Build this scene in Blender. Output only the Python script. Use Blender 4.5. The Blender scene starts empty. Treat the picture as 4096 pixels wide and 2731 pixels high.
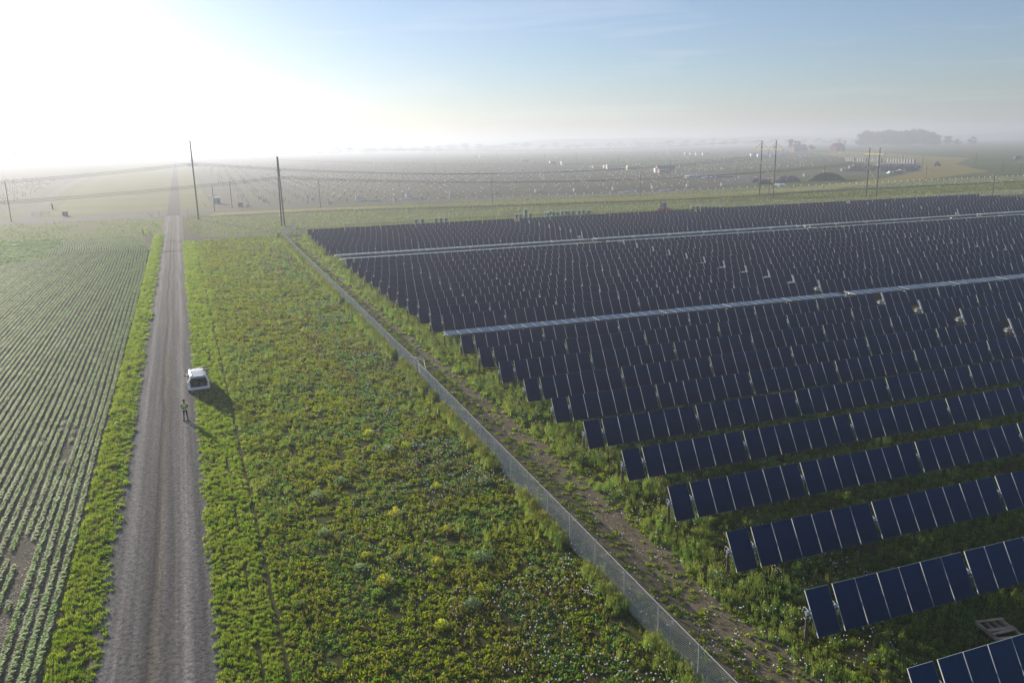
import bpy, math, random
import numpy as np
from mathutils import Vector, Matrix
R = math.radians
sc = bpy.context.scene
COL = sc.collection
rng = np.random.default_rng(7)
random.seed(7)

# ------------------------------------------------------------------ camera
FPX, CX, CY, PIT, ROL, HC = 3200.0, 2048.0, 1365.5, R(13.79), R(-1.2), 21.54
_fw = np.array([0, math.cos(PIT), -math.sin(PIT)])
_rt0 = np.array([1.0, 0, 0]); _up0 = np.cross(_rt0, _fw)
_rt = math.cos(ROL) * _rt0 + math.sin(ROL) * _up0
_up = np.cross(_rt, _fw)
cam_d = bpy.data.cameras.new('camera'); cam = bpy.data.objects.new('camera', cam_d); COL.objects.link(cam)
cam.matrix_world = Matrix(((_rt[0], _up[0], -_fw[0], 0), (_rt[1], _up[1], -_fw[1], 0), (_rt[2], _up[2], -_fw[2], HC), (0, 0, 0, 1)))
cam_d.sensor_width = 36.0; cam_d.lens = 36.0 * FPX / 4096; cam_d.clip_start = 0.5; cam_d.clip_end = 20000
sc.camera = cam

def G(px, py, z=0.0):
    """world point at height z seen at photo pixel (px,py)"""
    d = _fw + (px - CX) / FPX * _rt - (py - CY) / FPX * _up
    t = (z - HC) / d[2]
    return Vector((d[0] * t, d[1] * t, z))
def P(v):
    """photo pixel of a world point"""
    q = np.array([v[0], v[1], v[2] - HC]); zc = q @ _fw
    return (CX + FPX * (q @ _rt) / zc, CY - FPX * (q @ _up) / zc, zc)
TH = R(21.95)                      # direction of the road, left of straight ahead
def RD(c, d, z=0.0):
    """road frame: c metres right of the road's zero line, d metres along it"""
    return Vector((c * math.cos(TH) - d * math.sin(TH), c * math.sin(TH) + d * math.cos(TH), z))
def RDi(v): return (v[0] * math.cos(TH) + v[1] * math.sin(TH), -v[0] * math.sin(TH) + v[1] * math.cos(TH))

# ------------------------------------------------------------------ sky, sun, exposure
SUN_AZ, SUN_EL = R(-39.5), R(12.8)        # azimuth from +Y towards +X
world = bpy.data.worlds.new('World'); sc.world = world; world.use_nodes = True
wn = world.node_tree.nodes; wl = world.node_tree.links; wn.clear()
wo = wn.new('ShaderNodeOutputWorld'); wb = wn.new('ShaderNodeBackground'); sky = wn.new('ShaderNodeTexSky')
sky.sky_type = 'NISHITA'; sky.sun_disc = False; sky.sun_elevation = SUN_EL; sky.sun_rotation = SUN_AZ
sky.altitude = 50; sky.air_density = 1.0; sky.dust_density = 0.6; sky.ozone_density = 3.5
wb.inputs[1].default_value = 0.052
tint = wn.new('ShaderNodeMix'); tint.data_type = 'RGBA'; tint.blend_type = 'MULTIPLY'; tint.inputs[0].default_value = 1.0
tint.inputs[7].default_value = (.92, .95, 1.07, 1)
wl.new(sky.outputs[0], tint.inputs[6])
# faint cirrus streaks
wtc = wn.new('ShaderNodeTexCoord'); wmp = wn.new('ShaderNodeMapping'); wmp.inputs['Scale'].default_value = (1.2, 1.2, 16); wmp.inputs['Rotation'].default_value = (0, R(-4), 0)
wns = wn.new('ShaderNodeTexNoise'); wns.inputs['Scale'].default_value = 2.6; wns.inputs['Detail'].default_value = 7; wns.inputs['Distortion'].default_value = .6
wmr = wn.new('ShaderNodeMapRange'); wmr.inputs[1].default_value = .56; wmr.inputs[2].default_value = .8; wmr.inputs[3].default_value = .08; wmr.inputs[4].default_value = .32
cm = wn.new('ShaderNodeMix'); cm.data_type = 'RGBA'; cm.inputs[7].default_value = (7.5, 7.6, 8.2, 1)
wl.new(wtc.outputs['Generated'], wmp.inputs[0]); wl.new(wmp.outputs[0], wns.inputs[0]); wl.new(wns.outputs[0], wmr.inputs[0]); wl.new(wmr.outputs[0], cm.inputs[0]); wl.new(tint.outputs[2], cm.inputs[6])
wl.new(cm.outputs[2], wb.inputs[0]); wl.new(wb.outputs[0], wo.inputs[0])
sl = bpy.data.lights.new('sun', 'SUN'); sun = bpy.data.objects.new('sun', sl); COL.objects.link(sun)
sl.energy = 5.0; sl.angle = R(0.6); sl.color = (1.0, 0.90, 0.72)
sdir = Vector((math.sin(SUN_AZ) * math.cos(SUN_EL), math.cos(SUN_AZ) * math.cos(SUN_EL), math.sin(SUN_EL)))
sun.rotation_euler = sdir.to_track_quat('Z', 'Y').to_euler(); sun.location = (-40, 40, 60)
sc.view_settings.view_transform = 'Standard'; sc.view_settings.look = 'None'; sc.view_settings.gamma = 1.0
sc.view_settings.exposure = 1.25
sc.cycles.volume_bounces = 1; sc.cycles.max_bounces = 8; sc.cycles.transparent_max_bounces = 16
sc.cycles.use_denoising = True

# ------------------------------------------------------------------ helpers
MATS = {}
def mat(name, col, rough=0.8, metal=0.0, var=0.0, scale=3.0, col2=None, bump=0.0, bscale=20.0, spec=None, trans=0.0, rnd=0.0, coord='obj'):
    """procedural material: two colours mixed by noise, optional bump"""
    if name in MATS: return MATS[name]
    m = bpy.data.materials.new(name); m.use_nodes = True; nt = m.node_tree; N = nt.nodes; L = nt.links
    b = N['Principled BSDF']; b.inputs['Roughness'].default_value = rough; b.inputs['Metallic'].default_value = metal
    if spec is not None: b.inputs['Specular IOR Level'].default_value = spec
    tc = N.new('ShaderNodeTexCoord'); geo = N.new('ShaderNodeNewGeometry')
    src = tc.outputs['Object'] if coord == 'obj' else geo.outputs['Position']
    no = N.new('ShaderNodeTexNoise'); no.inputs['Scale'].default_value = scale; no.inputs['Detail'].default_value = 6
    L.new(src, no.inputs['Vector'])
    c1 = (*col, 1); c2 = (*(col2 if col2 else tuple(c * (1 - var) for c in col)), 1)
    mx = N.new('ShaderNodeMix'); mx.data_type = 'RGBA'
    rp = N.new('ShaderNodeMapRange'); rp.inputs[1].default_value = 0.35; rp.inputs[2].default_value = 0.65
    L.new(no.outputs[0], rp.inputs[0]); L.new(rp.outputs[0], mx.inputs[0]); mx.inputs[6].default_value = c1; mx.inputs[7].default_value = c2
    out = mx.outputs[2]
    if rnd:
        oi = N.new('ShaderNodeObjectInfo'); hs = N.new('ShaderNodeHueSaturation')
        r1 = N.new('ShaderNodeMapRange'); r1.inputs[3].default_value = 1 - rnd; r1.inputs[4].default_value = 1 + rnd
        L.new(oi.outputs['Random'], r1.inputs[0]); L.new(r1.outputs[0], hs.inputs['Value']); L.new(out, hs.inputs['Color'])
        r2 = N.new('ShaderNodeMapRange'); r2.inputs[3].default_value = 0.5 - rnd * 0.06; r2.inputs[4].default_value = 0.5 + rnd * 0.06
        mu = N.new('ShaderNodeMath'); mu.operation = 'MULTIPLY'; mu.inputs[1].default_value = 7.31
        fr = N.new('ShaderNodeMath'); fr.operation = 'FRACT'
        L.new(oi.outputs['Random'], mu.inputs[0]); L.new(mu.outputs[0], fr.inputs[0]); L.new(fr.outputs[0], r2.inputs[0]); L.new(r2.outputs[0], hs.inputs['Hue'])
        out = hs.outputs[0]
    L.new(out, b.inputs['Base Color'])
    if bump:
        nb = N.new('ShaderNodeTexNoise'); nb.inputs['Scale'].default_value = bscale; nb.inputs['Detail'].default_value = 5
        bp = N.new('ShaderNodeBump'); bp.inputs['Strength'].default_value = bump; bp.inputs['Distance'].default_value = 0.05
        L.new(src, nb.inputs['Vector']); L.new(nb.outputs[0], bp.inputs['Height']); L.new(bp.outputs[0], b.inputs['Normal'])
    if trans:
        tr = N.new('ShaderNodeBsdfTranslucent'); hv = N.new('ShaderNodeHueSaturation'); hv.inputs['Value'].default_value = 2.6; hv.inputs['Hue'].default_value = .495; hv.inputs['Saturation'].default_value = 1.1; L.new(out, hv.inputs['Color']); ms = N.new('ShaderNodeMixShader'); ms.inputs[0].default_value = trans
        L.new(hv.outputs[0], tr.inputs[0]); L.new(b.outputs[0], ms.inputs[1]); L.new(tr.outputs[0], ms.inputs[2])
        L.new(ms.outputs[0], N['Material Output'].inputs['Surface'])
    MATS[name] = m
    return m

class MB:
    def __init__(s): s.v = []; s.f = []; s.m = []
    def add(s, vs, fs, mi=0):
        o = len(s.v); s.v += [tuple(v) for v in vs]; s.f += [tuple(i + o for i in f) for f in fs]; s.m += [mi] * len(fs); return s
    def box(s, c, sz, rz=0.0, mi=0, M=None, taper=1.0):
        x, y, z = (q / 2 for q in sz); vs = []
        for k, (a, b, d) in enumerate([(-1,-1,-1),(1,-1,-1),(1,1,-1),(-1,1,-1),(-1,-1,1),(1,-1,1),(1,1,1),(-1,1,1)]):
            t = taper if d > 0 else 1.0
            v = Vector((a * x * t, b * y * t, d * z))
            v = Matrix.Rotation(rz, 3, 'Z') @ v + Vector(c)
            if M is not None: v = M @ v
            vs.append(v)
        return s.add(vs, [(0,3,2,1),(4,5,6,7),(0,1,5,4),(1,2,6,5),(2,3,7,6),(3,0,4,7)], mi)
    def tube(s, a, b, r, n=6, r2=None, mi=0, cap=True):
        a = Vector(a); b = Vector(b); d = (b - a).normalized(); r2 = r if r2 is None else r2
        x = d.orthogonal().normalized(); y = d.cross(x); vs = []
        for q, rr in ((a, r), (b, r2)):
            for k in range(n):
                t = 2 * math.pi * k / n; vs.append(q + (x * math.cos(t) + y * math.sin(t)) * rr)
        fs = [(k, (k + 1) % n, n + (k + 1) % n, n + k) for k in range(n)]
        if cap: fs += [tuple(reversed(range(n))), tuple(range(n, 2 * n))]
        return s.add(vs, fs, mi)
    def poly(s, pts, mi=0): return s.add(pts, [tuple(range(len(pts)))], mi)
    def build(s, name, mats, parent=None, smooth=False, loc=None, rz=None):
        me = bpy.data.meshes.new(name); me.from_pydata(s.v, [], s.f)
        for m in (mats if isinstance(mats, (list, tuple)) else [mats]): me.materials.append(m)
        if any(s.m): me.polygons.foreach_set('material_index', s.m)
        if smooth: me.polygons.foreach_set('use_smooth', [True] * len(s.f))
        me.update(); o = bpy.data.objects.new(name, me); COL.objects.link(o)
        if parent: o.parent = parent
        if loc is not None: o.location = loc
        if rz is not None: o.rotation_euler = (0, 0, rz)
        return o
def tag(o, label=None, cat=None, group=None, kind=None):
    if label: o['label'] = label
    if cat: o['category'] = cat
    if group: o['group'] = group
    if kind: o['kind'] = kind
    return o
def thing(name, label, cat, loc=(0, 0, 0), rz=0.0, group=None):
    o = bpy.data.objects.new(name, None); COL.objects.link(o); o.empty_display_size = 0.2
    o.location = loc; o.rotation_euler = (0, 0, rz)
    return tag(o, label, cat, group)
def inst(src, parent, loc=(0, 0, 0), rot=None, name=None):
    c = bpy.data.objects.new(name or src.name.split('.')[0], src.data); COL.objects.link(c); c.parent = parent; c.location = loc
    if rot is not None: c.rotation_euler = rot
    return c
def copy_tree(o, loc=None, rz=None, label=None, parent=None, sc_=None):
    c = o.copy(); COL.objects.link(c); c.parent = parent
    if loc is not None: c.location = loc
    if rz is not None: c.rotation_euler = (0, 0, rz)
    if sc_ is not None: c.scale = sc_
    if label: c['label'] = label
    for ch in list(o.children): copy_tree(ch, parent=c)
    return c
ORD = ['zeroth','first','second','third','fourth','fifth','sixth','seventh','eighth','ninth','tenth','eleventh','twelfth','thirteenth','fourteenth','fifteenth','sixteenth','seventeenth','eighteenth','nineteenth','twentieth']
def ordw(k): return ORD[k] if k <= 20 else (['twenty-','thirty-','forty-'][k // 10 - 2] + ORD[k % 10] if k % 10 else ['twentieth','thirtieth','fortieth'][k // 10 - 2])

# ------------------------------------------------------------------ ground sheets
def ground_mat(name, stops, scale=0.15, fine=6.0, bump=0.4, rot=None, stretch=(1, 1, 1), fw=0.5):
    m = bpy.data.materials.new(name); m.use_nodes = True; nt = m.node_tree; N = nt.nodes; L = nt.links
    b = N['Principled BSDF']; b.inputs['Roughness'].default_value = 1.0; b.inputs['Specular IOR Level'].default_value = 0.03
    geo = N.new('ShaderNodeNewGeometry'); mp = N.new('ShaderNodeMapping'); L.new(geo.outputs['Position'], mp.inputs['Vector'])
    if rot is not None: mp.inputs['Rotation'].default_value = (0, 0, rot)
    mp2 = N.new('ShaderNodeMapping'); mp2.inputs['Scale'].default_value = stretch; L.new(mp.outputs[0], mp2.inputs['Vector'])
    n1 = N.new('ShaderNodeTexNoise'); n1.inputs['Scale'].default_value = scale; n1.inputs['Detail'].default_value = 5; L.new(mp2.outputs[0], n1.inputs['Vector'])
    n2 = N.new('ShaderNodeTexNoise'); n2.inputs['Scale'].default_value = fine; n2.inputs['Detail'].default_value = 6; n2.inputs['Roughness'].default_value = 0.7; L.new(geo.outputs['Position'], n2.inputs['Vector'])
    ad = N.new('ShaderNodeMix'); ad.data_type = 'FLOAT'; ad.inputs[0].default_value = fw; L.new(n1.outputs[0], ad.inputs[2]); L.new(n2.outputs[0], ad.inputs[3])
    cr = N.new('ShaderNodeValToRGB'); L.new(ad.outputs[0], cr.inputs[0]); el = cr.color_ramp.elements
    for k, (pos, c) in enumerate(stops):
        e = el[k] if k < 2 else el.new(pos)
        e.position = pos; e.color = (*c, 1)
    L.new(cr.outputs[0], b.inputs['Base Color'])
    if bump:
        bp = N.new('ShaderNodeBump'); bp.inputs['Strength'].default_value = bump; bp.inputs['Distance'].default_value = 0.08
        L.new(n2.outputs[0], bp.inputs['Height']); L.new(bp.outputs[0], b.inputs['Normal'])
    return m
def sheet(name, pts, m, z=0.0, kind='structure'):
    o = MB().poly([(p[0], p[1], z) for p in pts]).build(name, m); tag(o, kind=kind); return o
def rough_poly(pts, step=3.0, amp=0.35, seed=1):
    """polygon outline with small natural wobble"""
    r = random.Random(seed); out = []
    n = len(pts)
    for i in range(n):
        a = Vector(pts[i][:2]); b = Vector(pts[(i + 1) % n][:2]); L_ = (b - a).length; k = max(1, int(L_ / step)); k = min(k, 160)
        t_ = (b - a).normalized() if L_ > 0 else Vector((1, 0)); nrm = Vector((-t_.y, t_.x))
        for j in range(k):
            q = a + (b - a) * (j / k)
            if j: q = q + nrm * r.uniform(-amp, amp)
            out.append((q.x, q.y))
    return out
m_far = ground_mat('far_field', [(0.35, (.055, .085, .022)), (0.5, (.075, .10, .03)), (0.65, (.10, .11, .045))], 0.02, 0.6, 0.0)
S = 7000
ground = sheet('ground', [(-S, -300), (S, -300), (S, 9000), (-S, 9000)], m_far)
m_meadow = ground_mat('meadow_soil', [(0.3, (.04, .033, .018)), (0.48, (.06, .058, .022)), (0.6, (.06, .08, .02)), (0.75, (.09, .10, .035))], 0.5, 5.0, 0.6)
m_soil = ground_mat('bare_soil', [(0.3, (.08, .072, .045)), (0.5, (.135, .115, .08)), (0.7, (.19, .162, .122))], 0.6, 7.0, 0.8)
m_crop = ground_mat('crop_soil', [(0.3, (.09, .08, .062)), (0.5, (.13, .115, .09)), (0.7, (.17, .15, .125))], 0.5, 8.0, 0.8)
m_lane = ground_mat('lane_gravel', [(0.3, (.075, .067, .066)), (0.5, (.105, .094, .092)), (0.7, (.14, .125, .12))], 0.3, 4.0, 0.4)
m_field = ground_mat('works_soil', [(0.3, (.055, .06, .036)), (0.5, (.075, .075, .046)), (0.7, (.10, .092, .062))], 0.05, 1.0, 0.2, rot=TH, stretch=(0.12, 1.0, 1))
m_fieldg = ground_mat('works_green', [(0.3, (.05, .07, .025)), (0.5, (.06, .08, .03)), (0.7, (.085, .085, .045))], 0.04, 1.0, 0.2, rot=TH, stretch=(0.12, 1.0, 1))
m_grass = ground_mat('mown_grass', [(0.3, (.05, .065, .015)), (0.5, (.08, .095, .024)), (0.7, (.12, .115, .04))], 0.25, 3.0, 0.5)
m_lane2 = ground_mat('far_road_gravel', [(0.3, (.035, .03, .035)), (0.5, (.05, .044, .05)), (0.7, (.07, .06, .065))], 0.3, 4.0, 0.4)
m_pale = ground_mat('yellow_grass', [(0.3, (.07, .085, .022)), (0.5, (.11, .12, .03)), (0.7, (.14, .14, .04))], 0.04, 1.0, 0.2)
m_yel = ground_mat('dry_grass', [(0.3, (.14, .13, .035)), (0.5, (.20, .17, .055)), (0.7, (.26, .21, .08))], 0.3, 2.0, 0.5)
m_dark = ground_mat('ditch_soil', [(0.3, (.014, .016, .010)), (0.5, (.022, .024, .014)), (0.7, (.035, .036, .02))], 0.3, 2.0, 0.5)
def rdpoly(pts, m, name, z, wob=0.0, step=4.0, seed=1):
    w = [RD(*p) for p in pts]
    q = rough_poly(w, step, wob, seed) if wob else w
    return sheet(name, q, m, z)
rdpoly([(-160, 236), (-4, 232), (-4, 300), (-160, 318)], m_grass, 'grass_field', .004, .8, 4)
rdpoly([(-.5, 8), (120, 8), (900, 60), (900, 300), (-.5, 300)], m_meadow, 'meadow', .004)
rdpoly([(25, 207), (900, 195), (900, 262), (200, 262), (100, 275), (5, 290), (3, 216)], m_grass, 'grass_strip', .008, .8, 5, 3)
rdpoly([(18.5, 8), (22.4, 8), (23.1, 45), (23.2, 80), (23.4, 120), (26, 182), (27.5, 200), (22.5, 203), (20.3, 120), (19.6, 80), (18.7, 45)], m_soil, 'dirt_track', .012, .3, 1.2, 2)
rdpoly([(-80, 8), (-7.7, 8), (-7.6, 165), (-8.3, 205), (-11.5, 232), (-20, 236), (-45, 243), (-90, 250)], m_crop, 'crop_field', .008, .2, 2)
rdpoly([(-7.7, 8), (-5.2, 8), (-5.2, 236), (-11, 236), (-8.2, 205), (-7.5, 165)], m_meadow, 'verge', .010)
# lanes and bands
rdpoly([(-2, 209), (8, 210.5), (30, 206.5), (45, 205.5), (45, 211.5), (29, 213.5), (9, 219), (2, 226), (-2, 232)], m_lane2, 'gravel_lane', .014, .25, 1.5, 4)
rdpoly([(-400, 300), (-46, 299), (-28, 298), (-11, 301), (-5, 303), (-2, 303), (1, 306), (3, 316), (20, 322), (36, 322), (80, 318), (160, 312), (160, 316), (60, 324), (20, 327), (0, 332), (-6, 333), (-24, 330), (-46, 323), (-58, 322), (-400, 324)], m_lane, 'gravel_crossing', .014, .4, 3, 5)
rdpoly([(3, 290), (47, 289), (97, 272), (163, 260), (197, 259), (280, 264), (900, 250), (900, 255), (280, 268.5), (213, 265), (163, 266), (97, 279), (47, 296), (3, 295)], m_dark, 'ditch', .014, .5, 3, 6)
rdpoly([(8, 296), (49, 297), (103, 284), (180, 265), (212, 265), (300, 288), (360, 310), (455, 350), (560, 460), (716, 572), (760, 650), (1040, 1060), (950, 1060), (700, 720), (560, 560), (430, 380), (350, 330), (270, 297), (207, 282), (103, 296), (49, 308), (10, 310)], m_yel, 'dry_grass_strip', .010, .9, 4, 7)
rdpoly([(5, 327), (22, 328), (84, 322), (157, 315), (210, 300), (260, 330), (320, 372), (345, 430), (345, 560), (372, 727), (414, 1015), (420, 2600), (12, 2600)], m_field, 'works_field', .007, .8, 12, 8)
rdpoly([(-300, 326), (-62, 326), (-62, 420), (-78, 720), (-170, 2600), (-900, 2600)], m_field, 'works_field', .007)
rdpoly([(345, 430), (400, 440), (700, 580), (1040, 1060), (1100, 1500), (430, 1500), (414, 1015), (372, 727), (345, 560)], m_fieldg, 'works_field', .0065)
rdpoly([(-55, 322), (-47, 324), (-56, 420), (-68, 600), (-150, 2500), (-158, 2500), (-74, 600), (-61, 420)], m_lane, 'gravel_path', .011)
rdpoly([(15, 320), (20, 320), (200, 303), (310, 372), (420, 372), (430, 392), (330, 400), (345, 560), (330, 560), (300, 400), (260, 350), (205, 312), (150, 318)], m_lane, 'gravel_path', .009, .8, 5, 9)

# road: one sheet, wheel ruts and gravel bands follow the road's own width
def road_mat():
    m = bpy.data.materials.new('gravel_road'); m.use_nodes = True; nt = m.node_tree; N = nt.nodes; L = nt.links
    b = N['Principled BSDF']; b.inputs['Roughness'].default_value = 1; b.inputs['Specular IOR Level'].default_value = .04
    geo = N.new('ShaderNodeNewGeometry'); mp = N.new('ShaderNodeMapping'); mp.vector_type = 'POINT'; mp.inputs['Rotation'].default_value = (0, 0, -TH)
    L.new(geo.outputs['Position'], mp.inputs['Vector'])
    ns = N.new('ShaderNodeTexNoise'); ns.inputs['Scale'].default_value = 1.0; ns.inputs['Detail'].default_value = 3
    ms = N.new('ShaderNodeMapping'); ms.inputs['Scale'].default_value = (3.5, .035, 1); L.new(mp.outputs[0], ms.inputs['Vector']); L.new(ms.outputs[0], ns.inputs['Vector'])
    sp = N.new('ShaderNodeSeparateXYZ'); L.new(mp.outputs[0], sp.inputs[0])
    wv = N.new('ShaderNodeTexNoise'); wv.noise_dimensions = '1D'; wv.inputs['Scale'].default_value = .05; L.new(sp.outputs['Y'], wv.inputs['W'])
    sh = N.new('ShaderNodeMath'); sh.operation = 'MULTIPLY_ADD'; sh.inputs[1].default_value = .7; L.new(wv.outputs[0], sh.inputs[0]); L.new(sp.outputs['X'], sh.inputs[2])
    mr = N.new('ShaderNodeMapRange'); mr.inputs[1].default_value = -5.6; mr.inputs[2].default_value = -.2; L.new(sh.outputs[0], mr.inputs[0])
    cr = N.new('ShaderNodeValToRGB'); L.new(mr.outputs[0], cr.inputs[0]); e = cr.color_ramp.elements
    lo = (.118, .117, .118); hi = (.215, .203, .20); br = (.165, .148, .125)
    st = [(0, br), (.10, lo), (.2, hi), (.3, lo), (.40, (.13, .122, .122)), (.45, (.055, .052, .055)), (.50, br), (.57, (.10, .096, .10)), (.66, (.13, .122, .12)), (.76, hi), (.86, (.1, .097, .1)), (1, lo)]
    for k, (p_, c_) in enumerate(st):
        q = e[k] if k < 2 else e.new(p_)
        q.position = p_; q.color = (*c_, 1)
    nf = N.new('ShaderNodeTexNoise'); nf.inputs['Scale'].default_value = 4.0; nf.inputs['Detail'].default_value = 9; nf.inputs['Roughness'].default_value = .85; L.new(geo.outputs['Position'], nf.inputs['Vector'])
    m1 = N.new('ShaderNodeMapRange'); m1.inputs[1].default_value = .36; m1.inputs[2].default_value = .64; m1.inputs[3].default_value = .35; m1.inputs[4].default_value = 1.7; L.new(nf.outputs[0], m1.inputs[0])
    m2 = N.new('ShaderNodeMapRange'); m2.inputs[1].default_value = .3; m2.inputs[2].default_value = .7; m2.inputs[3].default_value = .72; m2.inputs[4].default_value = 1.25; L.new(ns.outputs[0], m2.inputs[0])
    mm = N.new('ShaderNodeMath'); mm.operation = 'MULTIPLY'; L.new(m1.outputs[0], mm.inputs[0]); L.new(m2.outputs[0], mm.inputs[1])
    vm = N.new('ShaderNodeVectorMath'); vm.operation = 'SCALE'; L.new(cr.outputs[0], vm.inputs[0]); L.new(mm.outputs[0], vm.inputs['Scale'])
    L.new(vm.outputs[0], b.inputs['Base Color'])
    bp = N.new('ShaderNodeBump'); bp.inputs['Strength'].default_value = 1; bp.inputs['Distance'].default_value = .07
    L.new(nf.outputs[0], bp.inputs['Height']); L.new(bp.outputs[0], b.inputs['Normal'])
    return m
pl = [(-5.9 + (random.uniform(-.12, .12) if k else 0), 6 + k * .9) for k in range(330)]
pr = [(-.55 + (random.uniform(-.10, .10) if k else 0), 6 + k * .9) for k in range(330)]
pl += [(-5.4, 305)]; pr += [(-1.0, 305)]
rdpoly([(-5.3, 305), (-1.0, 305), (-1.0, 4500), (-5.3, 4500)], m_lane2, 'road', .018)
rdpoly([(-46, 334), (-5.6, 334), (-5.6, 1500), (-95, 1500), (-62, 600), (-50, 420)], m_pale, 'grass_field', .009)
rdpoly([(-.8, 330), (11, 330), (14, 1500), (-.8, 1500)], m_pale, 'grass_field', .009)
sheet('road', [RD(*p) for p in pl + pr[::-1]], road_mat(), .018)

# ------------------------------------------------------------------ haze: one box of even thin mist
def haze():
    o = MB().box((0, 2440, 29), (5600, 5200, 60)).build('haze', [])
    m = bpy.data.materials.new('mist'); m.use_nodes = True; N = m.node_tree.nodes; N.clear()
    v = N.new('ShaderNodeVolumePrincipled'); u = N.new('ShaderNodeOutputMaterial')
    v.inputs['Color'].default_value = (.49, .53, .635, 1); v.inputs['Density'].default_value = HAZE_DENS; v.inputs['Anisotropy'].default_value = .35
    m.node_tree.links.new(v.outputs[0], u.inputs['Volume']); o.data.materials.append(m); tag(o, kind='stuff')
HAZE_DENS = .00062
haze()

# ------------------------------------------------------------------ solar trackers
M_GL = mat('panel_glass', (.001, .021, .070), rough=.14, var=.5, scale=.22, spec=.2)
M_AL = mat('aluminium', (.54, .56, .58), rough=.7, metal=.0, var=.08, spec=.2)
M_GV = mat('galvanised_steel', (.48, .50, .53), rough=.45, metal=.6, var=.25, scale=6)
M_ST = mat('weathered_steel', (.16, .12, .10), rough=.8, var=.5, scale=5)
RT = R(19.55); UV = Vector((math.cos(RT), math.sin(RT), 0)); NV = Vector((-math.sin(RT), math.cos(RT), 0))
MW, MG, ML = 1.2553, .2044, 2.009
TILT = R(59)
def module_mesh():
    b = MB(); w, l, t = 1.236, ML, .045; e = .016; e2 = .009
    b.box((0, 0, 0), (w - e - e2, l - 2 * e2, .012), mi=0)
    b.box((-w / 2 + e / 2, 0, -.010), (e, l, t), mi=1); b.box((w / 2 - e2 / 2, 0, -.012), (e2, l, t), mi=2)  # left bar paler than the others: sun on left frame edges painted in
    b.box((0, -l / 2 + e2 / 2, -.012), (w - e - e2 - .002, e2, t), mi=2); b.box((0, l / 2 - e2 / 2, -.012), (w - e - e2 - .002, e2, t), mi=2)
    o = b.build('solar_panel', [M_GL, M_AL, mat('frame_shaded', (.16, .20, .23), rough=.6, spec=.2)]); me = o.data; bpy.data.objects.remove(o); return me
M_GL.node_tree.nodes['Principled BSDF'].inputs['Specular Tint'].default_value = (.30, .65, 1, 1)
ME_MOD = module_mesh()
def mk(b, name, m):
    o = b.build(name, m); me = o.data; bpy.data.objects.remove(o); return me
b = MB(); b.box((0, 0, -.75), (.10, .15, 1.5)); b.box((0, 0, -.75), (.16, .012, 1.5)); ME_POST = mk(b, 'post', M_ST)
b = MB()      # bearing: saddle, two cheeks and the cable loops that hang beside it
b.box((0, 0, -.06), (.14, .30, .05)); b.box((0, .13, .03), (.05, .03, .26)); b.box((0, -.13, .03), (.05, .03, .26))
for s in (-1, 1):
    pts = [Vector((.06 * s * 0, s * (.12 + .20 * math.sin(math.pi * k / 5)), -.22 * k / 5 * 2 + .12)) for k in range(6)]
    for k in range(5): b.tube(pts[k], pts[k + 1], .022, 5)
ME_BEAR = mk(b, 'bearing', mat('bearing_alloy', (.75, .76, .76), rough=.3, metal=.7, var=.1))
b = MB(); b.box((0, 0, -.05), (.34, .34, .36)); b.tube((0, -.30, -.15), (0, .30, -.15), .12, 10); b.tube((.2, -.1, -.3), (.2, .25, -.3), .09, 8)
ME_MOT = mk(b, 'drive_motor', M_GV)
b = MB(); b.box((0, 0, 0), (.17, ML + .15, .07), mi=1); b.box((0, 0, .042), (.11, ML, .01), mi=0)
ME_CTL = mk(b, 'control_panel', [mat('strip_panel', (.30, .32, .36), rough=.25), M_AL])
HALF = [1, 6, 7, 7, 7, 7, 7]
n_mod = [0]
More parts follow.
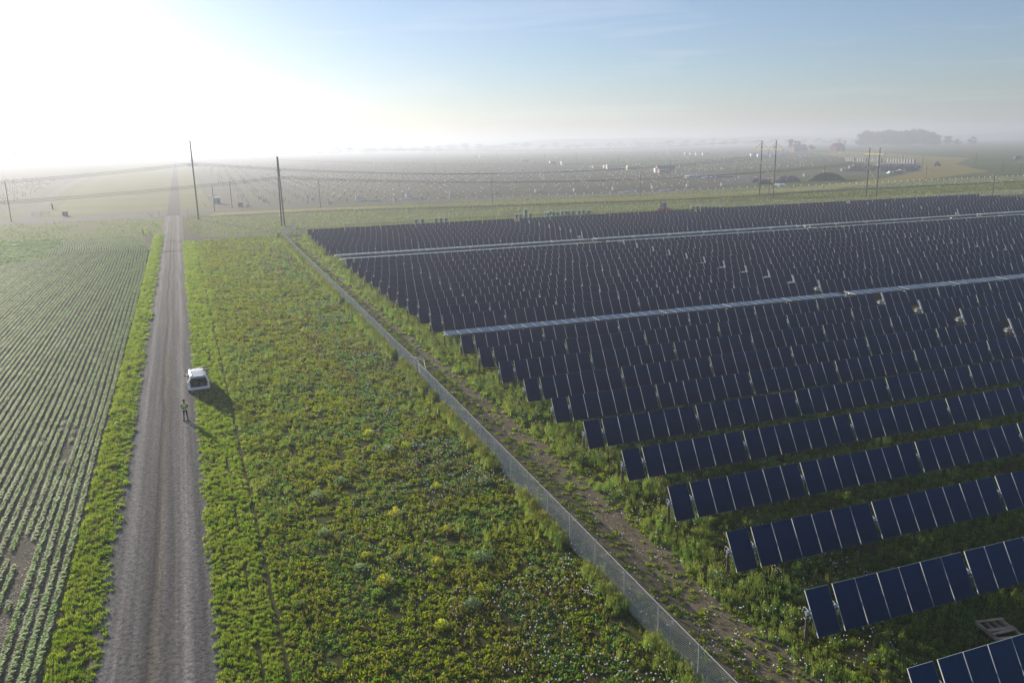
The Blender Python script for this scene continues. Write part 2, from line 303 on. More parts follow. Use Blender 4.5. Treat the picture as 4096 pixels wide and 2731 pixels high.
def tracker(n, u0, tilt, label, order=1, tilt2=None, hz=1.5):
    """one tracker: 42 modules each side of its drive; u runs along the row, tube at height hz"""
    base = NV * n + UV * u0
    t = thing('solar_tracker', label, 'solar panel row', (base.x, base.y, 0), RT, 'rows of solar panels on single-axis trackers')
    u = 0.0; posts = []; shown = 0; side = 0; used_u = [1e9, -1e9]
    seq = [(k, 0) for k in HALF] + [('M', 0)] + [(k, 1) for k in HALF[::-1]]
    for it, sd in seq:
        tl = tilt if sd == 0 else (tilt2 if tilt2 is not None else tilt)
        rot = (tl, 0, 0)
        ay, az = math.cos(tl), math.sin(tl); off = .13          # module plane sits on the tube
        if it == 'M':
            w = base + UV * (u + .5); q = P((w.x, w.y, hz))
            if -150 < q[0] < 4250 and q[1] < 2900:
                inst(bpy.data.objects.get('drive_motor_proto'), t, (u + .62, 0, hz), name='drive_motor') if 0 else None
                o = bpy.data.objects.new('drive_motor', ME_MOT); COL.objects.link(o); o.parent = t; o.location = (u + .55, 0, hz - .02)
                o = bpy.data.objects.new('control_panel', ME_CTL); COL.objects.link(o); o.parent = t
                o.location = (u + 1.10, -az * off, hz + ay * off + .03); o.rotation_euler = rot
                o = bpy.data.objects.new('post', ME_POST); COL.objects.link(o); o.parent = t; o.location = (u + .55, 0, hz - .05)
            u += 1.24; continue
        posts.append(u - MG / 2)
        for k in range(it):
            uc = u + MW / 2 - .012
            w = base + UV * uc; q = P((w.x, w.y, hz))
            if -60 < q[0] < 4096 + 26000 / q[2] and q[1] < 2731 + 9000 / q[2]:
                o = bpy.data.objects.new('solar_panel', ME_MOD); COL.objects.link(o); o.parent = t
                dj = random.uniform(-.004, .004)
                o.location = (uc, -az * off, hz + ay * off); o.rotation_euler = (tl + dj * 2.2, random.uniform(-.006, .006), 0)
                used_u = [min(used_u[0], u), max(used_u[1], u + MW)]; shown += 1
            u += MW
        u += MG
    for pu in posts:
        if used_u[0] - .7 <= pu <= used_u[1] + .7:
            o = bpy.data.objects.new('post', ME_POST); COL.objects.link(o); o.parent = t; o.location = (pu, 0, hz - .05)
            o = bpy.data.objects.new('bearing', ME_BEAR); COL.objects.link(o); o.parent = t; o.location = (pu, 0, hz); o.rotation_euler = (tilt, 0, 0)
    n_mod[0] += shown
    if not shown:
        for c in list(t.children): bpy.data.objects.remove(c)
        bpy.data.objects.remove(t); return u
    b = MB(); b.tube((used_u[0] - .05, 0, hz), (used_u[1] + .1, 0, hz), .065, 8); b.build('torque_tube', M_GV, t)
    return u
NT = {1: 19.64, 2: 25.38, 3: 31.23, 4: 37.15, 5: 43.14, 6: 49.08, 7: 54.9, 8: 60.67, 9: 66.64, 10: 72.34, 11: 78.0, 13: 89.01, 14: 94.18, 15: 99.6, 16: 104.9,
      17: 110.6, 18: 116.1, 19: 121.4, 20: 127.1, 21: 132.7, 22: 138.7, 23: 143.9, 26: 163.2, 27: 169.0, 28: 175.0, 29: 181.6, 30: 188.0, 31: 195.0, 32: 202.7}
UT = {1: 22.2, 2: 22.29, 3: 22.28, 4: 22.4, 5: 22.56, 6: 22.6, 7: 22.58, 8: 22.45, 9: 22.29, 10: 22.18, 11: 22.0, 12: 21.75, 13: 21.52, 14: 21.3, 15: 21.17, 16: 20.92,
      17: 20.79, 18: 20.67, 19: 20.48, 20: 20.4, 21: 20.24, 22: 20.1, 23: 19.95, 24: 19.8, 25: 19.7, 26: 19.55, 27: 19.45, 28: 19.4, 29: 19.35, 30: 19.3, 31: 19.28, 32: 19.25}
NFLAT = {12: 83.0, 24: 149.9, 25: 156.2}
for i in range(1, 33):
    flat = i in NFLAT
    n = NFLAT[i] if flat else NT[i] - .52
    tl = R(1.2) if i == 12 else (R(.6) if flat else TILT + R(random.uniform(-.6, .6)))
    if flat: lab = 'pale flat-lying solar panel row, ' + {12: 'nearest of the three flat rows', 24: 'thin middle one of the three flat rows', 25: 'farthest of the three flat rows'}[i]
    else: lab = 'dark tilted solar panel row, %s row from the near corner' % ordw(i)
    tot = tracker(n, UT[i], tl, lab + (', left end' if i > 10 else ''), tilt2=(tl + R(1.8) if flat else None))
    if i > 10:
        tracker(n, UT[i] + tot + .6, tl, lab + ', continued rightwards', tilt2=(tl + R(1) if flat else None))
print('modules', n_mod[0])

# ------------------------------------------------------------------ ground cover: scattered by hand-placed masks, drawn as instances
def leafmat(name, c1, c2, rnd=.25, trans=.5, scale=.5, rough=.62, spec=.12):
    return mat(name, c1, rough=rough, col2=c2, rnd=rnd, trans=trans, scale=scale, coord='pos', spec=spec)
ML1 = leafmat('leaf_olive', (.115, .16, .012), (.14, .172, .016), rnd=.16)
ML2 = leafmat('leaf_green', (.07, .135, .010), (.10, .155, .014))
ML3 = leafmat('leaf_bluegreen', (.07, .145, .04), (.10, .17, .045))
MLR = leafmat('leaf_rust', (.14, .12, .04), (.14, .14, .04), trans=.3)
MLY = leafmat('leaf_yellow', (.24, .26, .03), (.30, .28, .05), trans=.3)
MGR = leafmat('grass_blade', (.11, .17, .024), (.15, .19, .034), trans=.42)
MGT = leafmat('tall_grass', (.09, .155, .035), (.14, .18, .045), trans=.4)
MHD = leafmat('grass_head', (.24, .28, .10), (.30, .30, .13), trans=.4)
MCR = leafmat('crop_leaf', (.13, .24, .05), (.16, .27, .06), trans=.5, rough=.6, spec=.14)
MST = mat('dry_straw', (.36, .30, .18), rough=.9, spec=.05, var=.3, rnd=.3, coord='pos')
MSTB = mat('pale_chaff', (.50, .47, .40), rough=.95, spec=.05, var=.2, rnd=.3, coord='pos')
MPF = mat('seed_head', (.80, .80, .78), rough=.8, var=.1)
MGV2 = mat('gravel_stone', (.26, .25, .25), rough=1, spec=.05, col2=(.36, .34, .32), rnd=.4, coord='pos', scale=2)
MTR = mat('stem_brown', (.09, .07, .04), rough=.9, rnd=.3)
PC = {}
def proto(key, b, mats, smooth=False):
    me = bpy.data.meshes.new(key); me.from_pydata(b.v, [], b.f)
    for m in (mats if isinstance(mats, (list, tuple)) else [mats]): me.materials.append(m)
    if any(b.m): me.polygons.foreach_set('material_index', b.m)
    if smooth: me.polygons.foreach_set('use_smooth', [True] * len(b.f))
    me.update(); PC[key] = bpy.data.objects.new(key, me); return PC[key]
def leaf(b, base, az, length, width, lift, droop, mi=0, segs=2):
    """arched broad leaf"""
    base = Vector(base); h = Vector((math.cos(az), math.sin(az), 0)); s = Vector((-h.y, h.x, 0)); vs = []
    for k in range(segs + 1):
        t = k / segs; w = width * (0.35 + 1.0 * math.sin(math.pi * min(1, t * .8 + .15))) * .5 if k < segs else width * .06
        p = base + h * (length * math.cos(lift) * t) + Vector((0, 0, length * (math.sin(lift) * t - droop * t * t)))
        vs += [p - s * w, p + s * w]
    b.add(vs, [(2 * k, 2 * k + 1, 2 * k + 3, 2 * k + 2) for k in range(segs)], mi)
def blade(b, base, az, h, w, lean, mi=0):
    base = Vector(base); d = Vector((math.cos(az), math.sin(az), 0)); s = Vector((-d.y, d.x, 0)) * w / 2
    m = base + d * lean * .35 * h + Vector((0, 0, h * .6)); t = base + d * lean * h + Vector((0, 0, h))
    b.add([base - s, base + s, m + s * .8, m - s * .8, t], [(0, 1, 2, 3), (3, 2, 4)], mi)
rr = random.Random(11)
def broad(key, n, rad, ln, wd, ms, stalks=0, lift=(.3, 1.2)):
    b = MB()
    for k in range(n):
        a = rr.uniform(0, 6.28); q = rad * rr.random() ** .5; aa = a + rr.uniform(-.8, .8)
        leaf(b, (q * math.cos(a), q * math.sin(a), rr.uniform(0, .06)), aa, ln * rr.uniform(.6, 1.2), wd * rr.uniform(.7, 1.2), rr.uniform(*lift), rr.uniform(.1, .5))
    for k in range(stalks):
        a = rr.uniform(0, 6.28); q = rad * .5 * rr.random(); h = rr.uniform(.25, .45)
        blade(b, (q * math.cos(a), q * math.sin(a), 0), rr.uniform(0, 6.28), h, .022, .2, 1)
        blade(b, (q * math.cos(a), q * math.sin(a), h * .5), rr.uniform(0, 6.28), h * .5, .035, .1, 1)
    return proto(key, b, ms)
broad('weed_a', 22, .15, .17, .05, [ML1, MLR], 0, (.4, 1.4)); broad('weed_b', 22, .16, .18, .05, [ML2, MLR], 0, (.4, 1.4)); broad('weed_c', 20, .15, .16, .045, [ML1, MLR], 3, (.4, 1.4))
broad('weed_d', 26, .17, .16, .045, [ML3, MLR], 0, (.5, 1.4)); broad('weed_e', 14, .12, .15, .045, [MLR, MLR], 5, (.4, 1.4))
def tuft(key, n, rad, h, w, ms, heads=0, lean=.45):
    b = MB()
    for k in range(n):
        a = rr.uniform(0, 6.28); q = rad * rr.random() ** .5
        blade(b, (q * math.cos(a), q * math.sin(a), 0), rr.uniform(0, 6.28), h * rr.uniform(.5, 1.15), w, rr.uniform(.1, lean))
    for k in range(heads):
        a = rr.uniform(0, 6.28); q = rad * rr.random() ** .5; hh = h * rr.uniform(.95, 1.3); az = rr.uniform(0, 6.28)
        blade(b, (q * math.cos(a), q * math.sin(a), 0), az, hh, .012, .15)
        tp = Vector((q * math.cos(a) + math.cos(az) * .10 * hh, q * math.sin(a) + math.sin(az) * .10 * hh, hh * .84))
        b.tube(tp, tp + Vector((math.cos(az) * .03, math.sin(az) * .03, .11)), .014, 4, .006, 1)
    return proto(key, b, ms)
tuft('grass_a', 26, .16, .20, .022, MGR); tuft('grass_b', 22, .14, .28, .02, MGR, lean=.7)
tuft('grass_c', 20, .15, .42, .022, [MGT, MHD], 7); tuft('grass_d', 16, .12, .60, .022, [MGT, MHD], 9, .3)
tuft('grass_e', 18, .15, .16, .02, MST, lean=.9)
def crop_seg(key, gap=0.0):
    b = MB()
    for j in range(9):
        y0 = -.5 + j / 9 + rr.uniform(-.03, .03)
        if rr.random() < gap: continue
        x0 = rr.uniform(-.03, .03); h0 = rr.uniform(.13, .2)
        for k in range(15):
            a = rr.uniform(0, 6.28); q = rr.uniform(.02, .10)
            leaf(b, (x0 + q * math.cos(a), y0 + q * math.sin(a), h0 * rr.uniform(.35, 1)), a + rr.uniform(-.4, .4), rr.uniform(.06, .12), rr.uniform(.055, .085), rr.uniform(-.2, .6), .2)
    return proto(key, b, MCR)
crop_seg('crop_a'); crop_seg('crop_b'); crop_seg('crop_c', .12)
b = MB(); b.tube((0, 0, 0), (.02, .01, .30), .006, 4)
for i in range(6):
    for j in range(3):
        pass
def ball(b, c, r, mi=0, n=6, m=4, jit=0.0):
    vs = [Vector(c) + Vector((0, 0, -r))]
    for i in range(1, m):
        ph = -math.pi / 2 + math.pi * i / m
        for j in range(n):
            t = 2 * math.pi * j / n; q = r * (1 + rr.uniform(-jit, jit))
            vs.append(Vector(c) + Vector((q * math.cos(ph) * math.cos(t), q * math.cos(ph) * math.sin(t), q * math.sin(ph))))
    vs.append(Vector(c) + Vector((0, 0, r)))
    fs = [(0, 1 + (j + 1) % n, 1 + j) for j in range(n)]
    for i in range(m - 2):
        for j in range(n):
            a = 1 + i * n + j; a2 = 1 + i * n + (j + 1) % n; fs.append((a, a2, a2 + n, a + n))
    o = 1 + (m - 2) * n; fs += [(o + j, o + (j + 1) % n, len(vs) - 1) for j in range(n)]
    return b.add(vs, fs, mi)
b = MB(); b.tube((0, 0, 0), (.02, .01, .30), .006, 4, mi=1); ball(b, (.02, .01, .33), .030); proto('puff_a', b, [MPF, MTR])
b = MB(); b.tube((0, 0, 0), (-.03, .01, .36), .006, 4, mi=1); ball(b, (-.03, .01, .39), .026); b.tube((.1, .1, 0), (.12, .1, .26), .006, 4, mi=1); ball(b, (.12, .1, .29), .028); proto('puff_b', b, [MPF, MTR])
for k in range(3):
    b = MB(); ball(b, (0, 0, .01), .035, jit=.35, n=5, m=3); proto('stone_' + 'abc'[k], b, MGV2)
for k in range(2):
    b = MB()
    for j in range(7):
        a = rr.uniform(0, 3.14); x, y = rr.uniform(-.25, .25), rr.uniform(-.25, .25); l_ = rr.uniform(.05, .11); z_ = rr.uniform(.015, .04)
        b.add([(x - math.cos(a) * l_, y - math.sin(a) * l_, z_), (x - math.cos(a) * l_ + .012, y - math.sin(a) * l_ + .022, z_), (x + math.cos(a) * l_ + .012, y + math.sin(a) * l_ + .02, z_ + .02), (x + math.cos(a) * l_, y + math.sin(a) * l_, z_ + .02)], [(0, 1, 2, 3)])
    proto('chaff_' + 'ab'[k], b, MSTB)

def scatter(name, pts, keys, idx, scl, rotz=None, tilt=.12, label=None, cat=None, sxyz=None):
    """pts (N,3) -> one object whose vertices carry instances of the prototypes"""
    N_ = len(pts); me = bpy.data.meshes.new(name); me.vertices.add(N_); me.vertices.foreach_set('co', np.asarray(pts, np.float32).ravel())
    rot = np.zeros((N_, 3), np.float32); rot[:, 2] = rng.uniform(0, 6.283, N_) if rotz is None else rotz
    rot[:, 0] = rng.uniform(-tilt, tilt, N_); rot[:, 1] = rng.uniform(-tilt, tilt, N_)
    s3 = np.repeat(np.asarray(scl, np.float32)[:, None], 3, 1)
    if sxyz is not None: s3 = s3 * np.asarray(sxyz, np.float32)
    a = me.attributes.new('rot', 'FLOAT_VECTOR', 'POINT'); a.data.foreach_set('vector', rot.ravel())
    a = me.attributes.new('scl', 'FLOAT_VECTOR', 'POINT'); a.data.foreach_set('vector', s3.astype(np.float32).ravel())
    a = me.attributes.new('idx', 'INT', 'POINT'); a.data.foreach_set('value', np.asarray(idx, np.int32))
    o = bpy.data.objects.new(name, me); COL.objects.link(o)
    pc = bpy.data.collections.new(name + '_kinds')
    for k_, key in enumerate(keys):
        q = bpy.data.objects.new('%02d_%s' % (k_, key), PC[key].data); pc.objects.link(q)
    ng = bpy.data.node_groups.new(name, 'GeometryNodeTree')
    ng.interface.new_socket('Geometry', in_out='INPUT', socket_type='NodeSocketGeometry'); ng.interface.new_socket('Geometry', in_out='OUTPUT', socket_type='NodeSocketGeometry')
    gi = ng.nodes.new('NodeGroupInput'); go = ng.nodes.new('NodeGroupOutput'); ip = ng.nodes.new('GeometryNodeInstanceOnPoints')
    ci = ng.nodes.new('GeometryNodeCollectionInfo'); ci.inputs['Collection'].default_value = pc; ci.inputs['Separate Children'].default_value = True; ci.inputs['Reset Children'].default_value = True
    ip.inputs['Pick Instance'].default_value = True
    def na(n_, t_):
        q = ng.nodes.new('GeometryNodeInputNamedAttribute'); q.data_type = t_; q.inputs['Name'].default_value = n_; return q.outputs[0]
    ng.links.new(gi.outputs[0], ip.inputs['Points']); ng.links.new(ci.outputs[0], ip.inputs['Instance'])
    ng.links.new(na('idx', 'INT'), ip.inputs['Instance Index']); ng.links.new(na('rot', 'FLOAT_VECTOR'), ip.inputs['Rotation']); ng.links.new(na('scl', 'FLOAT_VECTOR'), ip.inputs['Scale'])
    ng.links.new(ip.outputs[0], go.inputs[0])
    md = o.modifiers.new('cover', 'NODES'); md.node_group = ng
    return tag(o, label, cat, kind='stuff')

_NOISE = rng.uniform(0, 1, (256, 256))
def vnoise(x, y, s):
    """smooth value noise, s = size in metres"""
    x = np.asarray(x) / s + 100; y = np.asarray(y) / s + 100; xi = np.floor(x).astype(int); yi = np.floor(y).astype(int); fx = x - xi; fy = y - yi
    fx = fx * fx * (3 - 2 * fx); fy = fy * fy * (3 - 2 * fy); g = lambda a, b: _NOISE[a % 256, b % 256]
    return (g(xi, yi) * (1 - fx) + g(xi + 1, yi) * fx) * (1 - fy) + (g(xi, yi + 1) * (1 - fx) + g(xi + 1, yi + 1) * fx) * fy
def w3(c, d, z=0.0):
    c = np.asarray(c); d = np.asarray(d)
    return np.stack([c * math.cos(TH) - d * math.sin(TH), c * math.sin(TH) + d * math.cos(TH), np.full(len(c), z)], 1)
def inview(p, m=70):
    q = p - np.array([0, 0, HC]); zc = q @ _fw; ok = zc > 3
    px = CX + FPX * (q @ _rt) / np.maximum(zc, 1); py = CY - FPX * (q @ _up) / np.maximum(zc, 1)
    return ok & (px > -m - 7000 / zc) & (px < 4096 + m + 7000 / zc) & (py < 2731 + m + 4500 / zc)
def rnd_cd(c0, c1, d0, d1, dens):
    """random points, density falling with distance (dens at 30 m per m2)"""
    out = []; d = d0
    while d < d1:
        e = min(d1, d * 1.12 + .5); dist = math.hypot((d + e) / 2, 21)
        k = int(dens * min(1, (36 / dist) ** 1.15) * (e - d) * (c1 - c0)); out.append(np.stack([rng.uniform(c0, c1, k), rng.uniform(d, e, k)], 1)); d = e
    return np.concatenate(out)
def dscale(d):      # bigger clumps stand in for several small ones far away
    return np.clip((np.hypot(d, 21) / 36) ** .55, 1, 3.2)
def fence_c(d): return np.interp(d, [8, 24, 40, 70, 104, 166, 203, 215], [16.8, 17.25, 17.85, 18.85, 19.7, 21.0, 21.9, 22.0])
def soil_w(d): return np.interp(d, [8, 27, 50, 80, 120, 180, 205], [21.2, 21.9, 22.9, 23.0, 23.2, 25.8, 27])
def cover(name, cd, keys, idx, scl, **kw):
    p = w3(cd[:, 0], cd[:, 1]); ok = inview(p)
    if 'sxyz' in kw and kw['sxyz'] is not None: kw['sxyz'] = np.asarray(kw['sxyz'])[ok]
    if kw.get('rotz') is not None: kw['rotz'] = np.asarray(kw['rotz'])[ok]
    return scatter(name, p[ok], keys, np.asarray(idx)[ok], np.asarray(scl)[ok], **kw)
# weed field between the road verge and the fence
cd = rnd_cd(2.1, 22.6, 14, 213, 30); c, d = cd[:, 0], cd[:, 1]; cd = cd[c < fence_c(d) + .3]; c, d = cd[:, 0], cd[:, 1]
n1 = vnoise(c, d, 3.2); n2 = vnoise(c + 50, d + 9, 1.3); n3 = vnoise(c - 31, d * .5, 5.0); rf = fence_c(d) - c
u = rng.random(len(c)); idx = np.where(u < .45, 0, np.where(u < .75, 1, 2))
idx = np.where((n1 > .62) & (u < .5), 3, idx); idx = np.where((rf < 5.5) & (rf > 1.0) & (n3 > .42) & (u < .6), 3, idx)
idx = np.where((n2 > .62) & (u > .88) & (c > 6), 4, idx); idx = np.where((rf < 8) & (rf > .8) & (n1 < .34) & (u > .72), 4, idx)
idx = np.where((n3 < .30) & (u > .88), 5, idx)
sc_ = dscale(d) * rng.uniform(.5, 1.0, len(c)) * (.72 + .4 * n2) * np.where(idx == 5, .9, 1)
keep = (vnoise(c * 1.0, d, .8) > .20) & ~((np.abs(c - 2.05) < .16)); keep &= ~((rf < .9) & (rf > .35) & (rng.random(len(c)) < .7))
cover('weeds', cd[keep], ['weed_a', 'weed_c', 'weed_b', 'weed_d', 'weed_e', 'grass_c'], idx[keep], sc_[keep], label='dense green and rusty weeds covering the field left of the fence', cat='weeds')
# brighter grass edge beside the rut, verges of the road
cd = np.concatenate([rnd_cd(-.98, 2.0, 14, 214, 46), rnd_cd(2.15, 3.4, 14, 200, 30)]); c, d = cd[:, 0], cd[:, 1]
keep = (c > -.98 + .3 * vnoise(d, c * 0, 1.1)) & ((c > -.6) | (rng.random(len(c)) < .55)) & ((c < 2) | (rng.random(len(c)) < (3.5 - c))) & (np.abs(c - 2.02) > .15) & ((np.abs(c - 1.0) > .12) | (vnoise(c * 0, d, 2.0) > .5))
cd = cd[keep]; c, d = cd[:, 0], cd[:, 1]; n1 = vnoise(c, d, 1.8); u = rng.random(len(c))
idx = np.where(u < .6, 0, 1); idx = np.where((n1 > .72) & (u > .6), 2, idx); idx = np.where((u > .975), 3, idx)
cover('verge_grass', cd, ['grass_a', 'grass_b', 'weed_b', 'grass_e'], idx, dscale(d) * rng.uniform(.5, .95, len(c)) * (.6 + .45 * n1), label='bright green grass verge along the right side of the road', cat='grass')
cd = rnd_cd(-7.55, -5.3, 14, 236, 46); c, d = cd[:, 0], cd[:, 1]
keep = (c < -5.3 - .45 * vnoise(d, c * 0, 1.3)); keep &= (c < -6.1) | (rng.random(len(c)) < .45); cd = cd[keep]; c, d = cd[:, 0], cd[:, 1]; n1 = vnoise(c, d, 1.4); u = rng.random(len(c))
idx = np.where(u < .65, 0, 1); idx = np.where((n1 > .58) & (u > .45) & (c > -7.0), 3, idx); idx = np.where((c > -6.3) & (u > .6), 2, idx)
cover('verge_grass', cd, ['grass_a', 'grass_b', 'weed_b', 'grass_e'], idx, dscale(d) * rng.uniform(.55, 1.0, len(c)) * (.7 + .45 * n1), label='bright grass verge with straw between the crop and the road', cat='grass')
# crop rows; they swing left where the field narrows at its far end
def crop_shift(d): return -3.4 * np.clip((d - 198) / 34, 0, 1) ** 1.6 - .6 * np.clip((d - 165) / 40, 0, 1)
pts = []
for k in range(0, 104):
    c0 = -7.95 - k * .508; d = np.arange(13, 236, 1.0); c = c0 + crop_shift(d) + .05 * np.sin(d / 6 + k)
    far_edge = np.interp(c, [-45, -39, -27, -19, -11.4], [244, 242.6, 238.4, 236.7, 232.9])
    lim = np.where(c < -27.5, 147 + (c + 40) * 1.0, 400)      # headland boundary
    ok = (d < far_edge) & ~((c < -29) & (d > 150 + 2.0 * (-29 - c) * 0) & (d > 196 + (c + 29) * 1.6))
    pts.append(np.stack([c[ok], d[ok]], 1))
cd = np.concatenate(pts); c, d = cd[:, 0], cd[:, 1]
bare = (vnoise(c * 1.6, d * .55, 2.2) + .25 * vnoise(c * 3, d * 2, 1.0) + rng.uniform(-.12, .12, len(c)) > .86) & (c > -12.0) & (c < -9.6) & (d < 75)
cd = cd[~bare]; c, d = cd[:, 0], cd[:, 1]
ang = np.arctan2(crop_shift(d + .5) - crop_shift(d - .5), 1.0)
gz = (TH - ang); s_ = np.clip(1.0 + (d - 60) / 400, 1.0, 1.25); sz = np.stack([rng.uniform(.72, .98, len(c)) * np.where(c > -10, 1.15, 1), np.full(len(c), 1.0), rng.uniform(.8, 1.15, len(c))], 1)
cover('crop_rows', cd, ['crop_a', 'crop_b', 'crop_c'], rng.integers(0, 3, len(c)), s_, rotz=gz, tilt=.02, sxyz=sz, label='rows of low leafy crop running beside the gravel road', cat='crop')
# headland rows crosswise, far left
cd = np.stack([rng.uniform(-62, -28.5, 9000), rng.uniform(178, 246, 9000)], 1); c, d = cd[:, 0], cd[:, 1]
ok = (d > 196 + (c + 29) * 1.6) & (d < np.interp(c, [-62, -39, -27], [249, 242.6, 238.4])); cd = cd[ok]
cover('crop_rows', cd, ['weed_d', 'crop_a'], rng.integers(0, 2, len(cd)), rng.uniform(.8, 1.4, len(cd)), label='denser crop plants on the far left headland', cat='crop')
# chaff and straw on the bare soil of the crop field
cd = rnd_cd(-13, -8.2, 13, 95, 16); c, d = cd[:, 0], cd[:, 1]; ok = (vnoise(c * 1.6, d * .55, 2.2) > .56); cd = cd[ok]; u = rng.random(len(cd))
cd2 = rnd_cd(-60, -8, 13, 110, .8); cd = np.concatenate([cd, cd2])
cover('chaff', cd, ['chaff_a', 'chaff_b'], rng.integers(0, 2, len(cd)), rng.uniform(.5, 1.1, len(cd)) * dscale(cd[:, 1]) ** .5, tilt=.05, label='pale straw bits lying on the dark crop soil', cat='straw')
# gravel stones
cd = np.concatenate([rnd_cd(-5.9, -.6, 14, 110, 30), rnd_cd(-6.1, -5.1, 14, 110, 40), rnd_cd(-1.25, -.45, 14, 110, 30)])
cover('loose_gravel', cd, ['stone_a', 'stone_b', 'stone_c'], rng.integers(0, 3, len(cd)), rng.uniform(.3, .8, len(cd)) * dscale(cd[:, 1]) ** .6, label='loose grey gravel stones on the road', cat='gravel')
# dirt track inside the fence: sparse clumps, a green strip between the ruts
cd = rnd_cd(17.4, 27.5, 12, 206, 20); c, d = cd[:, 0], cd[:, 1]; sw = soil_w(d); fc = fence_c(d); t = (c - fc) / (sw - fc)
n1 = vnoise(c, d, .75); n2 = vnoise(c + 40, d * .6, 2.2); dens = np.where(n1 > .60, .62, .13) * (.3 + 1.0 * n2)
dens = np.where(np.abs(t - .55) < .13, dens * 1.8 + .16, dens); dens = np.where(t < .07, .7, dens); dens = np.where(t > .95, .6, dens)
keep = (c > fc - .1) & (t < 1.05) & (rng.random(len(c)) < dens); cd = cd[keep]; c, d, t = c[keep], d[keep], t[keep]
u = rng.random(len(c)); idx = np.where(u < .5, 0, np.where(u < .85, 1, 2)); idx = np.where((t < .14) & (u < .5), 3, idx)
cover('track_weeds', cd, ['weed_a', 'weed_b', 'grass_e', 'grass_c'], idx, dscale(d) * rng.uniform(.4, .85, len(c)), label='scattered weed clumps on the bare dirt track inside the fence', cat='weeds')
# tall grass from the track to the panel rows and between the rows
cd = np.concatenate([rnd_cd(19.5, 29, 12, 207, 22), rnd_cd(29, 78, 12, 80, 17)]); c, d = cd[:, 0], cd[:, 1]
cd = cd[c > soil_w(d) - .3 + .8 * vnoise(c, d, 1.2)]; c, d = cd[:, 0], cd[:, 1]; n1 = vnoise(c, d, 2.4); n2 = vnoise(c - 20, d + 70, 1.1); u = rng.random(len(c))
idx = np.where(u < .45, 0, np.where(u < .72, 1, 2)); idx = np.where((n1 > .6) & (u > .4), 3, idx); idx = np.where((n1 < .3) & (u > .4), 4, idx)
keep = n2 > .16
cover('tall_grass', cd[keep], ['grass_c', 'grass_d', 'grass_b', 'weed_d', 'weed_a'], idx[keep], (dscale(d) * rng.uniform(.6, 1.1, len(c)) * (.6 + .6 * n1))[keep], label='tall seeding grass around and between the panel rows', cat='grass')
# tall yellowish grass hugging the fence
d = np.concatenate([rng.uniform(13, 90, 5200), rng.uniform(90, 210, 3200)]); c = fence_c(d) + rng.normal(-.3, .2, len(d)); cd = np.stack([c, d], 1); u = rng.random(len(c))
keep = vnoise(d, d * 0, 1.6) > .25; cd = cd[keep]; c, d, u = c[keep], d[keep], u[keep]
cover('fence_grass', cd, ['grass_c', 'grass_d', 'weed_a'], np.where(u < .6, 0, np.where(u < .82, 1, 2)), rng.uniform(.7, 1.25, len(c)) * dscale(d) ** .8, label='yellow green grass growing up through the foot of the fence', cat='grass')
# seed heads
cd = np.concatenate([rnd_cd(6, 22, 15, 190, 7.0), rnd_cd(19, 30, 15, 190, 5.0)]); c, d = cd[:, 0], cd[:, 1]; fc = fence_c(d)
pr_ = np.where(c < fc, np.clip((c - 5) / 12, 0, 1) ** 1.5, .5) * (vnoise(c, d, 4.0) > .35); pr_ = np.where((c > fc) & (c < soil_w(d)), .12, pr_)
keep = rng.random(len(c)) < pr_; cd = cd[keep]
cover('seed_heads', cd, ['puff_a', 'puff_b'], rng.integers(0, 2, len(cd)), rng.uniform(.8, 1.4, len(cd)) * dscale(cd[:, 1]) ** .6, label='white dandelion seed heads dotted over the weeds', cat='seed heads')
# coarse grass on the strips behind the panels and across the junction
cd = np.stack([rng.uniform(-70, 420, 22000), rng.uniform(205, 300, 22000)], 1); c, d = cd[:, 0], cd[:, 1]; ok = ((c < -6.5) & (d > 234)) | ((c > .5) & (d > 226)) | ((c > 20) & (d > 208)); ok &= ~((d < 217) & (c < 52) & (c > 0)); ok &= ~((d > np.interp(c, [0, 47, 97, 163, 280, 420], [288, 287, 271, 258, 262, 258])) & (d < np.interp(c, [0, 47, 97, 163, 280, 420], [295, 295, 278, 265, 268, 264]))); cd = cd[ok]; c, d = cd[:, 0], cd[:, 1]
cd = cd[(vnoise(c, d, 9) > .25)]; n_ = len(cd)
cover('coarse_grass', cd, ['grass_b', 'weed_a', 'grass_c'], rng.integers(0, 3, n_), rng.uniform(.7, 1.35, n_), label='coarse grass on the strips behind the panel field', cat='grass')

